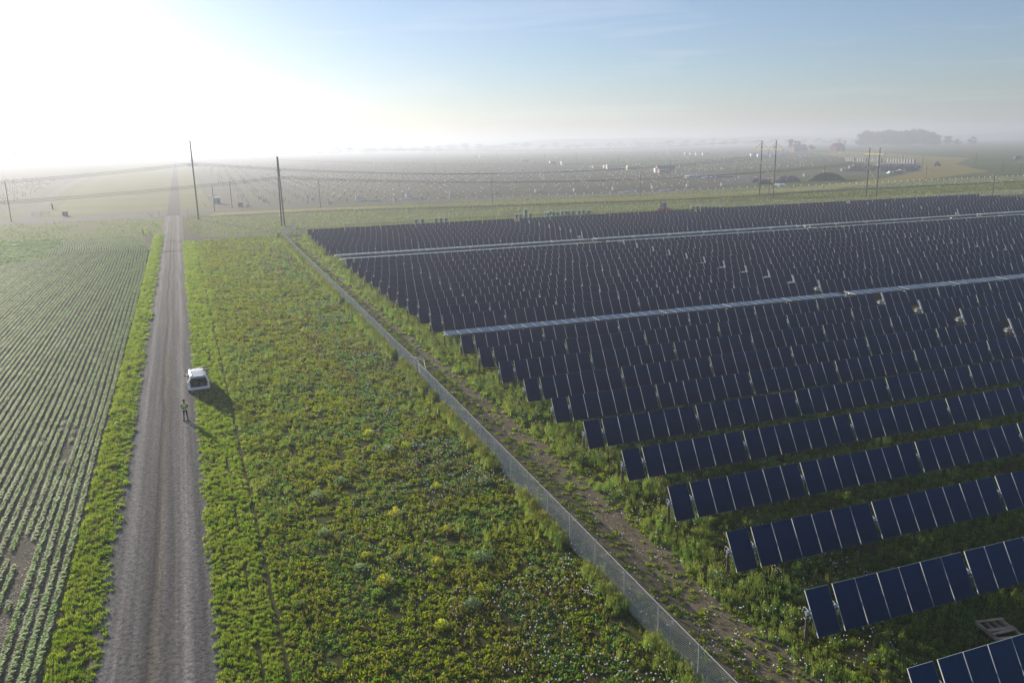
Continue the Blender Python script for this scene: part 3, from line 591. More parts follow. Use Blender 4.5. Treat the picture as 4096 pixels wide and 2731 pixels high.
# ------------------------------------------------------------------ poles and lines
M_WD = mat('pole_wood', (.085, .062, .05), rough=.85, var=.35, scale=3)
M_WDL = mat('crossarm_wood', (.42, .33, .24), rough=.8, var=.3, scale=4)
M_INS = mat('insulator', (.30, .29, .28), rough=.4)
M_WIRE = mat('conductor', (.06, .06, .065), rough=.6)
M_WHT = mat('white_paint', (.80, .80, .80), rough=.5, var=.1)
def pole_h(base, top_px):
    """height whose projection reaches the given photo row"""
    lo, hi = .5, 60.0
    for _ in range(40):
        m_ = (lo + hi) / 2
        if P((base.x, base.y, m_))[1] > top_px: lo = m_
        else: hi = m_
    return lo
def wood_pole(bx, by, tx, ty, label, arms=0, r=.17, group=None, name='utility_pole', armdir=TH + math.pi / 2, armL=2.4):
    g = G(bx, by); h = pole_h(g, ty); t = thing(name, label, 'utility pole', g, armdir, group)
    MB().tube((0, 0, -.3), (0, 0, h), r, 8, r * .72).build('shaft', M_WD, t)
    for k in range(arms):
        z = h - .35 - k * 2.2
        a = MB().box((0, -r - .05, z), (armL, .10, .12)).build('crossarm', M_WDL if k == 0 else M_GV, t)
        b = MB()
        for x in (-.45, -.16, .16, .45): b.tube((x * armL, -r - .05, z + .06), (x * armL, -r - .05, z + .26), .05, 6, .035)
        b.build('insulator', M_INS, a)
    if not arms:
        b = MB(); b.tube((-.22, 0, h - .4), (.22, 0, h - .4), .04, 5); b.tube((-.2, 0, h - 2.2), (.2, 0, h - 2.2), .05, 5); b.build('bracket', M_GV, t)
    return t, g, h
# tall transmission pole left of the junction and the leaning pair beside the fence corner
gA = G(795, 879); hA = pole_h(gA, 563)
tA = thing('transmission_pole', 'tallest lone brown pole beside the gravel junction', 'utility pole', gA, TH)
MB().tube((0, 0, -.3), (0, 0, hA), .26, 10, .17).build('shaft', M_WD, tA)
b = MB(); b.tube((0, 0, hA * .60 + 3.6), (0, 0, hA * .60 + 4.1), .42, 10, .3); b.build('collar', M_GV, tA)
zc_ = hA * .705; b = MB()
for s in (-1, 1):
    for dz in (-.35, 0, .35): b.tube((s * .2, 0, zc_ + dz), (s * 1.7, 0, zc_ + dz - .1), .07, 6)
b.build('insulator', M_INS, tA)
gB = G(1139, 906); gB2 = G(1127, 903); hB = pole_h(gB, 628); hB2 = pole_h(gB2, 626)
tB = thing('pole_pair', 'pair of tall brown poles leaning together at the fence corner', 'utility pole', gB, TH)
mid = (gB - gB2) * .8; loc2 = Matrix.Rotation(-TH, 3, 'Z') @ (gB2 - gB)
MB().tube((0, 0, -.3), (loc2.x * .35, loc2.y * .35, hB), .22, 10, .15).build('shaft', M_WD, tB)
MB().tube((loc2.x, loc2.y, -.3), (loc2.x * .6, loc2.y * .6, hB2), .22, 10, .15).build('shaft', M_WD, tB)
b = MB(); b.box((loc2.x * .5, loc2.y * .5, hB * .80), (1.5, .16, .22)); b.build('crossarm', M_WDL, tB)
b = MB(); zb = hB * .70
for s in (-1, 1):
    for dz in (-.25, 0, .25): b.tube((s * .2, 0, zb + dz), (s * 1.3, 0, zb + dz), .06, 6)
b.build('insulator', M_INS, tB)
def hframe(b1, b2, topy, army, label, tx):
    g1, g2 = G(*b1), G(*b2); h = (pole_h(g1, topy[0]) + pole_h(g2, topy[1])) / 2; ha = (pole_h(g1, army) + pole_h(g2, army)) / 2
    c_ = (g1 + g2) / 2; v = g2 - g1; L_ = min(v.length, 7.2); ang = math.atan2(v.y, v.x); t = thing('h_frame_pylon', label, 'pylon', c_, ang, 'wooden H-frame pylons carrying the power line')
    s = v.length / 2; e = s * 2.0
    for x in (-s, s): MB().tube((x, 0, -.3), (x, 0, h), .24, 10, .16).build('leg', M_WD, t)
    MB().box((0, -.24, ha), (2 * e, .14, .26)).build('crossarm', M_WDL, t)
    for x in (-s, s):
        for q in (-1, 1):
            xe = x + q * (e - s if q * x > 0 else s)
            MB().tube((x, 0, h - .8), (xe * .99, -.2, ha + .1), .09, 6).build('strut', M_WDL, t)
    z1, z2 = h * .62, h * .31
    MB().tube((-s, -.2, z1), (s, -.2, z2), .11, 6).build('brace', M_WDL, t); MB().tube((s, .2, z1), (-s, .2, z2), .11, 6).build('brace', M_WDL, t)
    ends = []
    for x in (-e * .97, 0, e * .97):
        MB().tube((x, 0, ha - .1), (x, 0, ha - 2.6), .10, 6).build('insulator_string', M_INS, t)
        ends.append(c_ + Matrix.Rotation(ang, 3, 'Z') @ Vector((x, 0, ha - 2.6)))
    tops = [c_ + Matrix.Rotation(ang, 3, 'Z') @ Vector((x, 0, h)) for x in (-s, s)]
    return ends, tops
E1, T1 = hframe((3037, 783.6), (3093, 788.7), (562.5, 563.5), 597, 'left one of two wooden H-frame pylons, behind the panel field', 0)
E2, T2 = hframe((3463.5, 790), (3503.8, 793.8), (590, 592), 616.5, 'right one of two wooden H-frame pylons, behind the panel field', 0)
def wire(name, spans, label, r=.048, sag=4.5, group=None):
    b = MB()
    for a, c in spans:
        a, c = Vector(a), Vector(c); n = 18; pts = []
        for k in range(n + 1):
            t = k / n; p = a.lerp(c, t); p.z -= 4 * sag * t * (1 - t) * ((c - a).length / 200) ** 1.5; pts.append(p)
        for k in range(n): b.tube(pts[k], pts[k + 1], r, 4, cap=False)
    return tag(b.build(name, M_WIRE), label, 'power line', group)
ax = Vector((math.cos(TH), math.sin(TH), 0)); ay = Vector((-math.sin(TH), math.cos(TH), 0))
A0 = gA + Vector((0, 0, zc_)); B0 = gB + Vector((0, 0, zb))
for k in range(3):
    l_ = ['lowest', 'middle', 'uppermost'][k]
    wire('power_line', [(A0 - ax * 1.7 + Vector((0, 0, (k - 1) * .38)), A0 - ax * 210 + ay * (k - 1) * 4 + Vector((0, 0, (k - 1) * .3 - 1))), (A0 + ax * 1.7 + Vector((0, 0, (k - 1) * .38)), E1[k])], '%s of the three cables strung through the lone pole' % l_, group='cables strung past the junction')
    wire('power_line', [(B0 - ax * 1.3 + Vector((0, 0, (k - 1) * .33)), B0 - ax * 230 + ay * (k - 1) * 4 + Vector((0, 0, (k - 1) * .3 - 1))), (B0 + ax * 1.3 + Vector((0, 0, (k - 1) * .33)), E2[k])], '%s of the three cables strung through the pole pair' % l_, group='cables strung past the junction', sag=3.5)
wire('power_line', [(gA + Vector((0, 0, hA - .3)), gA - ax * 210 + Vector((0, 0, hA - 1))), (gA + Vector((0, 0, hA - .3)), T1[0])], 'thin top cable from the tip of the lone pole', r=.035, sag=3)
wire('power_line', [(gB + Vector((0, 0, hB - .8)), T2[0])], 'thin top cable from the tip of the pole pair', r=.022, sag=3)
UP = [((46, 887), (22, 724), 0, 'short brown pole at the left edge'), ((859, 847), (851, 743), 0, 'short brown pole beside the white utility shed'), ((929, 833), (920, 729), 0, 'short brown pole between shed and boxes'),
      ((1282, 830), (1276, 717), 0, 'short brown pole above the left part of the panel field'), ((1970, 813), (1969, 709), 2, 'brown pole with two crossarms above the green drums'), ((2561, 788), (2564, 700), 2, 'brown pole with two crossarms right of the drums'),
      ((3075, 781), (3080, 688), 2, 'brown pole with two crossarms between the legs of the left pylon'), ((3293, 759), (3302, 661), 2, 'brown pole with two crossarms before the large dark soil mound'),
      ((3700, 740), (3708, 663), 2, 'brown pole with two crossarms right of the crate stacks'), ((3968, 796), (3981, 698), 2, 'nearest brown pole at the right, behind the last panels'), ((4076, 722), (4085, 648), 1, 'brown pole at the far right edge of the photo'),
      ((4009, 692), (4015, 644), 0, 'bare pole on the green field near the right edge'), ((3901, 667), (3908, 613), 0, 'bare thin pole beyond the dry grass bend'), ((3688, 674), (3692, 622), 0, 'bare thin pole right behind the crate stacks'),
      ((3612, 651), (3614, 617), 0, 'bare thin pole behind the rear crate row'), ((2946, 723), (2948, 668), 0, 'bare thin pole beside the blue sheeting'), ((2680, 693), (2682, 644), 0, 'bare thin pole beside the red ended trailer'),
      ((2306, 661), (2307, 615), 0, 'bare thin pole beside the grey box trailer'), ((2474, 666), (2474, 629), 0, 'bare thin pole behind the yellow module piles'), ((2179, 649), (2180, 615), 0, 'bare thin pole left of the grey box trailer'),
      ((2076, 640), (2076, 611), 0, 'bare thin pole right of the middle of the far field'), ((1987, 634), (1987, 602), 0, 'bare thin pole in the middle of the far field'), ((1910, 622), (1910, 599), 0, 'bare thin pole beside the far white container'), ((1780, 614), (1780, 587), 0, 'leftmost bare thin pole in the hazy distance')]
for bpx, tpx, arms, lab in UP:
    wood_pole(bpx[0], bpx[1], tpx[0], tpx[1], lab, arms, r=.15 if bpx[1] > 700 else .2, group='wooden poles around the works field')

# ------------------------------------------------------------------ fences
def wire_mesh_fence(path, h, name, label, pitch=.085, r=.0045, post_every=3.0, rails=True, mesh=True, postr=.035, tips=None, step=None, lean=0):
    t = thing(name, label, 'fence', (0, 0, 0))
    # arc length along path
    pts = [Vector((p.x, p.y, 0)) for p in path]; cum = [0]
    for a, b_ in zip(pts, pts[1:]): cum.append(cum[-1] + (b_ - a).length)
    def at(s):
        s = max(0, min(cum[-1], s)); i = max(0, min(len(pts) - 2, int(np.searchsorted(cum, s)) - 1)); return pts[i].lerp(pts[i + 1], (s - cum[i]) / (cum[i + 1] - cum[i]))
    L_ = cum[-1]
    if mesh:
        b = MB(); s = 0.0
        while s < L_:
            p0 = at(s); p1 = at(s + h * .9); p1z = Vector((p1.x, p1.y, h)); p0z = Vector((p0.x, p0.y, .04))
            for a, c in ((p0z, p1z), (Vector((p0.x, p0.y, h)), Vector((p1.x, p1.y, .04)))):
                d = (c - a).normalized(); x = d.cross(Vector((d.y, -d.x, 0)).normalized()).normalized() * r; y = Vector((d.y, -d.x, 0)).normalized() * r
                b.add([a + x, a - x * .5 + y, a - x * .5 - y, c + x, c - x * .5 + y, c - x * .5 - y], [(0, 1, 4, 3), (1, 2, 5, 4), (2, 0, 3, 5)])
            s += pitch * (1 if s < 60 or step is None else step)
        b.build('wire_mesh', M_MESH, t)
    if rails:
        b = MB()
        for a, c in zip(pts, pts[1:]): b.tube((a.x, a.y, h + .02), (c.x, c.y, h + .02), .02, 6)
        b.build('top_rail', M_GVP, t)
    n = int(L_ / post_every); src = None
    for k in range(min(n + 1, 100)):
        p = at(k * L_ / n)
        if src is None:
            b = MB(); b.tube((0, 0, 0), (0, 0, h + .05), postr, 8); me = mk(b, 'post', M_GVP)
            if tips: b = MB(); b.tube((0, 0, h), (tips[0], tips[1], h + .38), .04, 5); b.box((tips[0], tips[1], h + .38), (.3, .3, .24)); mt = mk(b, 'outrigger', M_CAP)
            src = 1
        o = bpy.data.objects.new('post', me); COL.objects.link(o); o.parent = t; o.location = p
        if tips: q = bpy.data.objects.new('outrigger', mt); COL.objects.link(q); q.parent = o
    return t
M_CAP = mat('pile_cap', (.62, .62, .60), rough=.8, trans=.3)
M_MESH = mat('fence_wire', (.74, .73, .67), rough=.9, spec=.1)
M_GVP = mat('fence_post', (.30, .31, .32), rough=.9, spec=.1, var=.1)
fp = [RD(float(fence_c(d)), d) for d in (14, 20, 27, 34, 41, 48, 56, 64, 70.5)]
fp2 = [RD(float(fence_c(d)) + (.1 if i == 0 else 0), d) for i, d in enumerate((70.5, 80, 92, 104, 120, 140, 166, 185, 204))]
wire_mesh_fence(fp, 1.95, 'chain_link_fence', 'nearer stretch of silver chain-link fence between weeds and dirt track', pitch=.09, r=.0034)
wire_mesh_fence(fp2, 1.95, 'chain_link_fence', 'farther stretch of silver chain-link fence running to the leaning poles', pitch=.15, r=.0055)
tg = thing('fence_brace', 'short white rail overlapping the fence where its two stretches meet', 'fence brace', RD(18.75, 70.2), TH)
MB().tube((0, 1.6, 1.75), (.25, -2.2, 1.75), .022, 6).build('rail', M_GVP, tg); MB().tube((.75, .6, 0), (.75, .6, 2.3), .05, 8).build('post', M_GVP, tg); MB().tube((.25, -2.2, 0), (.25, -2.2, 1.8), .04, 8).build('post', M_GVP, tg)
b = MB()
for k in range(3): b.tube((0.1, 3.2, 1.9 - .02 * k), (.75, .6, 2.2 - .12 * k), .008, 5); b.tube((.75, .6, 2.2 - .12 * k), (.1, -2.4, 1.95 - .02 * k), .008, 5)
b.build('guy_wire', M_AL, tg)
wire_mesh_fence([RD(22, 208), RD(28.8, 232.5), RD(49.8, 236), RD(94.6, 238), RD(124.8, 230), RD(142.7, 227), RD(211.8, 211), RD(290, 207), RD(360, 203)], 1.9, 'perimeter_fence', 'thin fence with plain grey posts just behind the panel field', pitch=.5, r=.012, post_every=4.0, rails=False, postr=.05)
wire_mesh_fence([RD(70, 303), RD(105, 293), RD(177.5, 281), RD(207.4, 278.5), RD(250, 272), RD(318, 270), RD(420, 267)], 2.1, 'perimeter_fence', 'far fence with white tipped posts along the works field', pitch=.5, r=.012, post_every=3.6, rails=False, postr=.05, tips=(-.12, -.15))

# ------------------------------------------------------------------ steel piles of the works fields
cand = []
for i in range(-30, 150):
    for j in range(0, 170):
        p = RD(0, 0) + UV * (i * 7.9 + (j % 3) * 1.3) + NV * (330 + j * 6.6); c_, d_ = RDi(p)
        if (24 < c_ < 1050 and d_ > np.interp(c_, [20, 84, 157, 210, 260, 320, 345, 400, 700, 1040], [334, 332, 324, 312, 340, 382, 440, 460, 600, 1080]) and d_ < 1250) or (-300 < c_ < -66 - (d_ - 326) * .06 and 332 < d_ < 900):
            if 300 < c_ < 440 and 360 < d_ < 480: continue
            if random.random() < .35: continue
            q = P(p)
            if -20 < q[0] < 4116: cand.append((q[2], p, c_))
cand.sort(key=lambda a: a[0])
b = MB(); b.box((0, 0, .75), (.16, .04, 1.5)); b.box((-.08, 0, .75), (.03, .16, 1.5)); b.box((.08, 0, .75), (.03, .16, 1.5)); b.box((0, 0, 1.58), (.34, .30, .24), mi=1)
M_CAP = mat('pile_cap', (.62, .62, .60), rough=.8, trans=.3)
ME_PILE = mk(b, 'steel_pile', [M_ST, M_CAP]); b2 = MB(); 
b = MB(); b.box((0, 0, .75), (.20, .16, 1.5)); ME_PILE0 = mk(b, 'steel_pile', [M_ST])
for k, (z_, p, c_) in enumerate(cand[:300]):
    cap = (k * 7) % 3 > 0 and c_ > 60
    o = bpy.data.objects.new('steel_pile', ME_PILE if cap else ME_PILE0); COL.objects.link(o); o.location = (p.x, p.y, 0); o.rotation_euler = (0, 0, RT)
    tag(o, 'short dark steel pile with white cap standing in the brown works field' if cap else 'short bare steel pile standing in the brown works field', 'steel pile', 'steel piles driven into the works field')
b = MB()
for z_, p, c_ in cand[300:]:
    if z_ > 650 and random.random() < .5: continue
    w = .15 if z_ < 500 else .2
    b.box((p.x, p.y, .75), (w, w, 1.5)); 
    if random.random() < (.6 if z_ < 620 else .25) * (1 if c_ > 60 else .25): b.box((p.x, p.y, 1.62), (.42, .42, .28), mi=1)
tag(b.build('steel_piles', [M_ST, M_CAP]), 'countless farther steel piles across the works fields', 'steel piles', kind='stuff')
print('piles', len(cand))

# ------------------------------------------------------------------ things on the strips and in the works field
M_GRN = mat('drum_green', (.05, .22, .13), rough=.6, var=.2); M_DRM = mat('drum_flange', (.45, .50, .44), rough=.6, var=.1)
M_CRW = mat('crate_white', (.80, .80, .78), rough=.7, var=.12, scale=2); M_CRG = mat('crate_panel', (.17, .19, .22), rough=.7, var=.15)
M_ORG = mat('faded_orange', (.50, .20, .10), rough=.7, var=.2); M_RED = mat('red_paint', (.45, .05, .04), rough=.5, var=.2); M_GRY = mat('cab_grey', (.14, .15, .17), rough=.4, var=.2)
M_BLK = mat('black_rubber', (.02, .02, .022), rough=.8); M_BLU = mat('blue_sheet', (.08, .13, .25), rough=.6, var=.3); M_YEL = mat('yellow_wrap', (.62, .58, .38), rough=.6, var=.25, scale=1.5)
M_PAL = mat('pallet_wood', (.48, .36, .24), rough=.85, var=.3, scale=3)
def drum_proto():
    t = thing('cable_drum', 'x', 'cable drum', (0, 0, 0)); b = MB(); b.tube((0, 0, .08), (0, 0, 1.32), .40, 12); 
    for k in range(5): b.tube((0, 0, .16 + k * .22), (0, 0, .32 + k * .22), .46, 12)
    b.build('cable_winding', M_GRN, t)
    for z in (.0, 1.34): MB().tube((0, 0, z), (0, 0, z + .08), .62, 14).build('flange', M_DRM, t)
    return t
D0 = drum_proto(); first = True
dr = [(2066, 875, 0), (2082, 874, 0), (2103, 877, 0), (2103, 877, 1.5), (2121, 871, 0), (2184.5, 867, 0), (2192, 868, 0), (2203, 861, 0), (2214, 865, 0), (2231, 865, 0), (2248.5, 861, 0), (2262.5, 858, 0), (2273, 862, 0), (2293, 860, 0), (2315, 860, 0), (2333, 857, 0), (2356, 858, 0),
      (1664.6, 895.5, 0), (1690, 894, 0), (1744, 891, 0), (1763.7, 890.5, 0), (1784, 889.5, 0), (2771, 842, 0), (2789, 842, 0), (2808, 842, 0), (2823, 842, 0), (2840, 842, 0), (2856, 842, 0), (2871, 842, 0), (2889, 841, 0)]
for k, (x, y, z) in enumerate(dr):
    g = G(x, y); lab = 'green cable drum standing in the %s cluster behind the panels' % ('left' if x < 1900 else 'middle' if x < 2500 else 'right')
    if z: lab = 'green cable drum stacked on top of another one behind the panels'
    if first: o = D0; first = False
    else: o = copy_tree(D0)
    o.location = (g.x, g.y, z); o.rotation_euler = (0, 0, random.uniform(0, 3)); o['label'] = lab; o['group'] = 'green cable drums behind the panel field'
# small red machine with grey cab
g = G(2655, 847); t = thing('loader', 'small red loader with grey boxy cab behind the last panel row', 'loader', g, TH + .3)
MB().box((0, 0, .75), (1.5, 3.0, .6)).box((0, -1.2, 1.15), (1.2, .8, .4)).build('chassis', M_RED, t)
MB().box((0, .3, 2.0), (1.5, 1.5, 1.6), taper=.85).build('cab', M_GRY, t); MB().box((.95, -.6, .9), (.2, 3.4, .28)).box((.95, -2.5, .5), (1.2, .5, .5)).build('loader_arm', M_RED, t)
for x in (-.8, .8):
    for y in (-1.0, 1.0): MB().tube((x - .15, y, .42), (x + .15, y, .42), .42, 12).build('wheel', M_BLK, t)
# white inverter crates along the edge of the works field
def crate(px, py, w, d_, h, lab, mats, name='crate', cat='crate', group=None, rz=RT, z=0, lid=True):
    g = G(px, py); t = thing(name, lab, cat, (g.x, g.y, z), rz, group)
    MB().box((0, 0, h / 2 + .08), (w, d_, h - .1)).build('body', mats[0], t)
    b = MB()
    for x in (-w / 2, w / 2): b.box((x, 0, h / 2 + .05), (.05, d_ * .98, h - .06))
    for q in (-.35, 0, .35): b.box((w * q, -d_ / 2 - .02, h / 2), (.09, .04, h - .02))
    b.box((0, -d_ / 2 - .02, h - .06), (w, .045, .1)); b.build('frame', mats[1], t)
    if lid: MB().box((0, 0, h + .05), (w + .05, d_ + .05, .06)).build('lid', mats[1], t)
    b = MB()
    for q in (-.4, 0, .4): b.box((w * q, 0, .04), (.1, d_, .08))
    b.build('skid', M_PAL, t)
    return t
ed = [(1432.5, 795), (1633, 789), (1229, 792.5), (1249, 801), (1318, 816.5), (1581, 806), (1807, 782), (1978, 776), (2148, 770), (2302, 766), (2457, 761), (2614, 755.5), (2753, 749), (2890.5, 745), (993, 830), (1039, 796), (1055, 807)]
nm = ['with a wrapped pile lying beside it', 'standing left of the middle pole', 'leftmost but four of the field edge boxes', 'left of the second short pole', 'right of the second short pole', 'small one near the field edge']
wh = sorted(ed)
for k, (x, y) in enumerate(wh):
    s_ = 1.0 if x > 1300 and (x, y) not in ((1318, 816.5), (1581, 806)) else .72
    crate(x, y, 2.0 * s_, 1.3 * s_, 1.5 * s_, 'white sided equipment box, %s from the left along the works field edge' % ordw(k + 1), (M_CRW, M_CRG), 'equipment_box', 'equipment box', 'white equipment boxes along the works field edge')
for k, (x, y) in enumerate([(1470, 804), (1655, 796), (2515, 768), (2664, 762), (2232, 741.5)][:4]):
    g = G(x, y); t = tag(None, None) if 0 else None
    b = MB()
    for q in range(7):
        for w in range(2 if q < 5 else 1): b.tube((-5.5 + .5 * (q % 2), q * .32 + w * .1 - 1, .13 + w * .24), (5.5, q * .32 - 1 + .5, .13 + w * .24), .12, 6)
    o = b.build('tube_bundle', M_WHT, loc=(g.x, g.y, 0), rz=RT + .25 + (.1 * k)); tag(o, 'white steel tubes lying on the soil, %s bundle from the left' % ordw(k + 1), 'tube bundle', 'bundles of white tubes at the works field edge')
g = G(1776, 799); t = thing('goal_frame', 'white open frame like a low goal at the field edge', 'frame', g, RT)
MB().tube((-2.2, 0, 0), (-2.2, 0, 1.4), .07, 6).tube((2.2, 0, 0), (2.2, 0, 1.4), .07, 6).tube((-2.2, 0, 1.4), (2.2, 0, 1.4), .07, 6).build('bar', M_WHT, t)
g = G(870, 816); t = thing('utility_shed', 'small pale blue metal shed right of a short pole', 'shed', g, TH + .12)
MB().box((0, 1.2, 1.25), (2.6, 2.4, 2.5)).build('wall', mat('shed_blue', (.34, .38, .45), rough=.5, var=.1), t); MB().box((0, 1.2, 2.6), (2.9, 2.8, .16)).build('roof', M_WHT, t); MB().box((.5, -.03, 1.0), (.8, .06, 1.9)).build('door', M_CRG, t)
g = G(839, 792); t = thing('pallet_stack', 'small stack of pallets and boards left of the blue shed', 'pallets', g, TH)
for k in range(4): MB().box((0, 0, .1 + k * .4), (1.8, 1.2, .1)).box((-.7, 0, .3 + k * .4), (.1, 1.2, .3)).box((.7, 0, .3 + k * .4), (.1, 1.2, .3)).build('pallet', M_CRW if k == 3 else M_PAL, t)
g = G(963, 828); crate(963, 828, 1.7, 1.2, 1.7, 'dark grey box right of the second short pole', (M_GRY, M_CRG), 'dark_box', 'box')
# trailers and containers
def trailer(px, py, L_, h, m1, m2, lab, rz=RT, name='trailer', group='trailers and containers far across the works field', wheels=True, w=2.4):
    g = G(px, py); z0 = .9 if wheels else .1; t = thing(name, lab, 'trailer' if wheels else 'container', g, rz, group)
    MB().box((0, 0, z0 + h / 2), (L_, w, h)).build('box', m1, t); MB().box((-L_ / 2 - .03, 0, z0 + h / 2), (.05, w, h)).build('end_door', m2, t); MB().box((0, 0, z0 + h + .04), (L_ + .05, w + .05, .06)).build('roof', M_WHT, t)
    b = MB()
    for q in range(int(L_ / .8)): b.box((-L_ / 2 + .4 + q * .8, -w / 2 - .02, z0 + h / 2), (.08, .05, h * .96))
    b.build('rib', m1, t)
    if wheels:
        for x in (L_ * .25, L_ * .36):
            for y in (-w / 2 + .1, w / 2 - .1): MB().tube((x, y - .14, .45), (x, y + .14, .45), .45, 10).build('wheel', M_BLK, t)
    return t
TR = [(2256, 662, 6.5, 3.0, M_CRW, M_WHT, 'grey white box trailer left of the middle of the works field', 1), (1929, 631, 9, 2.6, M_CRW, M_WHT, 'long white trailer at the left end of the hazy row', 1), (1902, 630, 9, 2.4, M_GRY, M_CRG, 'dark trailer touching the left end of the white one', 1),
      (2101, 648, 9, 2.0, M_GRY, M_CRG, 'low dark flatbed load left of the box trailer', 1), (2209, 656, 6, 2.2, M_BLU, M_WHT, 'blue and white vehicle load beside the box trailer', 1), (2661, 684, 15, 3.0, M_GRY, M_RED, 'long dark trailer with a red end door', 1), (2655, 693, 8.5, 2.4, M_GRY, M_ORG, 'faded orange container in front of the red ended trailer', 0),
      (2352, 597, 9, 3.2, M_YEL, M_WHT, 'leftmost cream trailer of the farthest row', 1), (2394, 598.5, 10, 3, M_WHT, M_WHT, 'low white trailer of the farthest row', 1), (2413, 598, 6, 4.2, M_CRW, M_CRG, 'tall grey box of the farthest row', 1), (2450, 600, 10, 4, M_CRW, M_WHT, 'first of three white trailers parked end to end far away', 1), (2467.5, 601, 10, 4, M_YEL, M_WHT, 'middle of three trailers parked end to end far away', 1), (2486, 602.5, 11, 4, M_CRW, M_WHT, 'last of three white trailers parked end to end far away', 1),
      (2682, 615, 9, 4.6, M_CRW, M_CRG, 'pale square container under a beige canopy roof', 0), (2748.5, 619, 10, 3.6, M_WHT, M_WHT, 'first of four white containers in a line far off', 0), (2771, 620, 11, 3.6, M_CRW, M_WHT, 'second of four white containers in a line far off', 0), (2794, 621, 11, 3.8, M_WHT, M_WHT, 'third of four white containers in a line far off', 0), (2823, 622, 12, 3.9, M_CRW, M_WHT, 'fourth of four white containers in a line far off', 0),
      (3017, 626.5, 12, 3.6, M_WHT, M_WHT, 'white container left of the left pylon crossarm', 0), (3046, 629, 13, 3.8, M_CRW, M_WHT, 'white container seen between the left pylon poles', 0), (3091, 631.5, 9, 4.6, M_CRW, M_CRG, 'short grey container right of the left pylon', 0), (1674, 613, 18, 4, M_WHT, M_WHT, 'leftmost long white load in the bright haze', 1), (1752, 616, 5, 5, M_CRW, M_WHT, 'small upright white box in the bright haze', 0), (2625, 691, 3, 3, M_WHT, M_WHT, 'small white tank beside the orange container', 0)]
for (x, y, L_, h, m1, m2, lab, w) in TR: trailer(x, y, L_, h, m1, m2, lab, wheels=bool(w), name='trailer' if w else 'container')
def pile_stack(px, py, L_, h, m, lab, name='module_pile', cat='pile'):
    g = G(px, py); t = thing(name, lab, cat, g, RT); n = max(2, int(L_ / 1.5))
    for k in range(min(n, 9)): MB().box((-L_ / 2 + (k + .5) * L_ / n, random.uniform(-.1, .1), h / 2), (L_ / n * .93, 2.2, h * random.uniform(.9, 1.05))).build('pack', m, t)
pile_stack(2394, 672, 12, 2.0, M_YEL, 'cream wrapped packs left of the longest pack row'); pile_stack(2455, 675, 14, 3.4, M_YEL, 'longest row of cream wrapped packs'); pile_stack(2529, 680, 10, 3.6, M_YEL, 'cream wrapped packs right of the longest row')
pile_stack(2420, 673, 3, 2.6, M_CRW, 'small white pack between two cream rows')
g = G(2778, 711)
b = MB()
for q in range(12): b.tube((-7 + q % 3, q * .42 - 2, .2 + (q % 3) * .45), (9 - q % 2, q * .42 - 2, .2 + (q % 3) * .45), .22, 6)
tag(b.build('pipe_pile', M_WHT, loc=g, rz=RT), 'pile of long white pipes beside the haul road', 'pipe pile')
g = G(2870, 711); tag(MB().box((0, 0, .3), (20, 3, .6)).box((2, .5, .75), (12, 2, .3)).build('sheet_stack', M_BLU, loc=g, rz=RT), 'long low stack under blue sheeting', 'sheeting')
# soil and gravel mounds
def mound(px, py, rx, ry, h, m, lab, seed):
    g = G(px, py); r_ = random.Random(seed); n, mm = 26, 8; vs = []; fs = []
    prof = [(1, 0), (.9, .16), (.75, .42), (.6, .66), (.44, .84), (.28, .95), (.12, 1.0), (0, 1.02)]
    ph = [r_.uniform(0, 6.28) for _ in range(4)]
    for i, (q, z) in enumerate(prof[:-1]):
        for j in range(n):
            a = 2 * math.pi * j / n; w = 1 + .12 * math.sin(2 * a + ph[0]) + .08 * math.sin(5 * a + ph[1]) + r_.uniform(-.05, .05)
            vs.append((rx * q * w * math.cos(a), ry * q * w * math.sin(a), h * z * (1 + .14 * math.sin(3 * a + ph[2]) * q + r_.uniform(-.05, .05)) - .05))
    vs.append((0, 0, h * 1.0))
    for i in range(len(prof) - 2):
        for j in range(n): fs.append((i * n + j, i * n + (j + 1) % n, (i + 1) * n + (j + 1) % n, (i + 1) * n + j))
    o_ = (len(prof) - 2) * n; fs += [(o_ + j, o_ + (j + 1) % n, len(vs) - 1) for j in range(n)]
    b = MB(); b.add(vs, fs); return tag(b.build('mound', m, loc=g, rz=RT), lab, 'mound', 'heaps of soil and gravel by the haul road')
M_MDK = mat('dark_soil_heap', (.04, .045, .03), rough=.95, var=.4, scale=.5, col2=(.06, .07, .03), bump=.5, bscale=2); M_MGY = mat('gravel_heap', (.13, .135, .15), rough=.95, var=.3, scale=.5, bump=.4, bscale=3); M_MBR = mat('brown_heap', (.10, .07, .05), rough=.95, var=.3, scale=.5)
mound(3309, 722, 11.5, 6, 4.0, M_MDK, 'largest dark soil mound, before the crate stacks', 1); mound(3019, 730, 4.6, 3, 2.3, M_MGY, 'blue grey gravel heap left of the left pylon', 2); mound(3055, 737, 4.5, 3, 2.2, M_MDK, 'dark heap between the legs of the left pylon', 3)
mound(3136, 726, 6.5, 3.5, 2.8, M_MGY, 'wide blue grey gravel heap right of the left pylon', 4); mound(3167, 727, 5, 3, 3.0, M_MGY, 'pointed blue grey gravel heap beside the wide one', 5); mound(3116, 731, 5.5, 2.5, 1.5, M_MBR, 'low brown heap in front of the gravel heaps', 6)
M_BAG = mat('white_bag', (.62, .64, .74), rough=.6, var=.2)
r_ = random.Random(5)
for k in range(11):
    g = G(3103 + k * 3.6 + r_.uniform(-1, 1), 746 - r_.uniform(0, 4)); b = MB(); ball(b, (0, 0, .45), .62, n=8, m=5, jit=.15)
    tag(b.build('bulk_bag', M_BAG, smooth=True, loc=g), 'white bulk bag in the heap right of the left pylon', 'bulk bag', 'white bulk bags heaped beside the pylon')
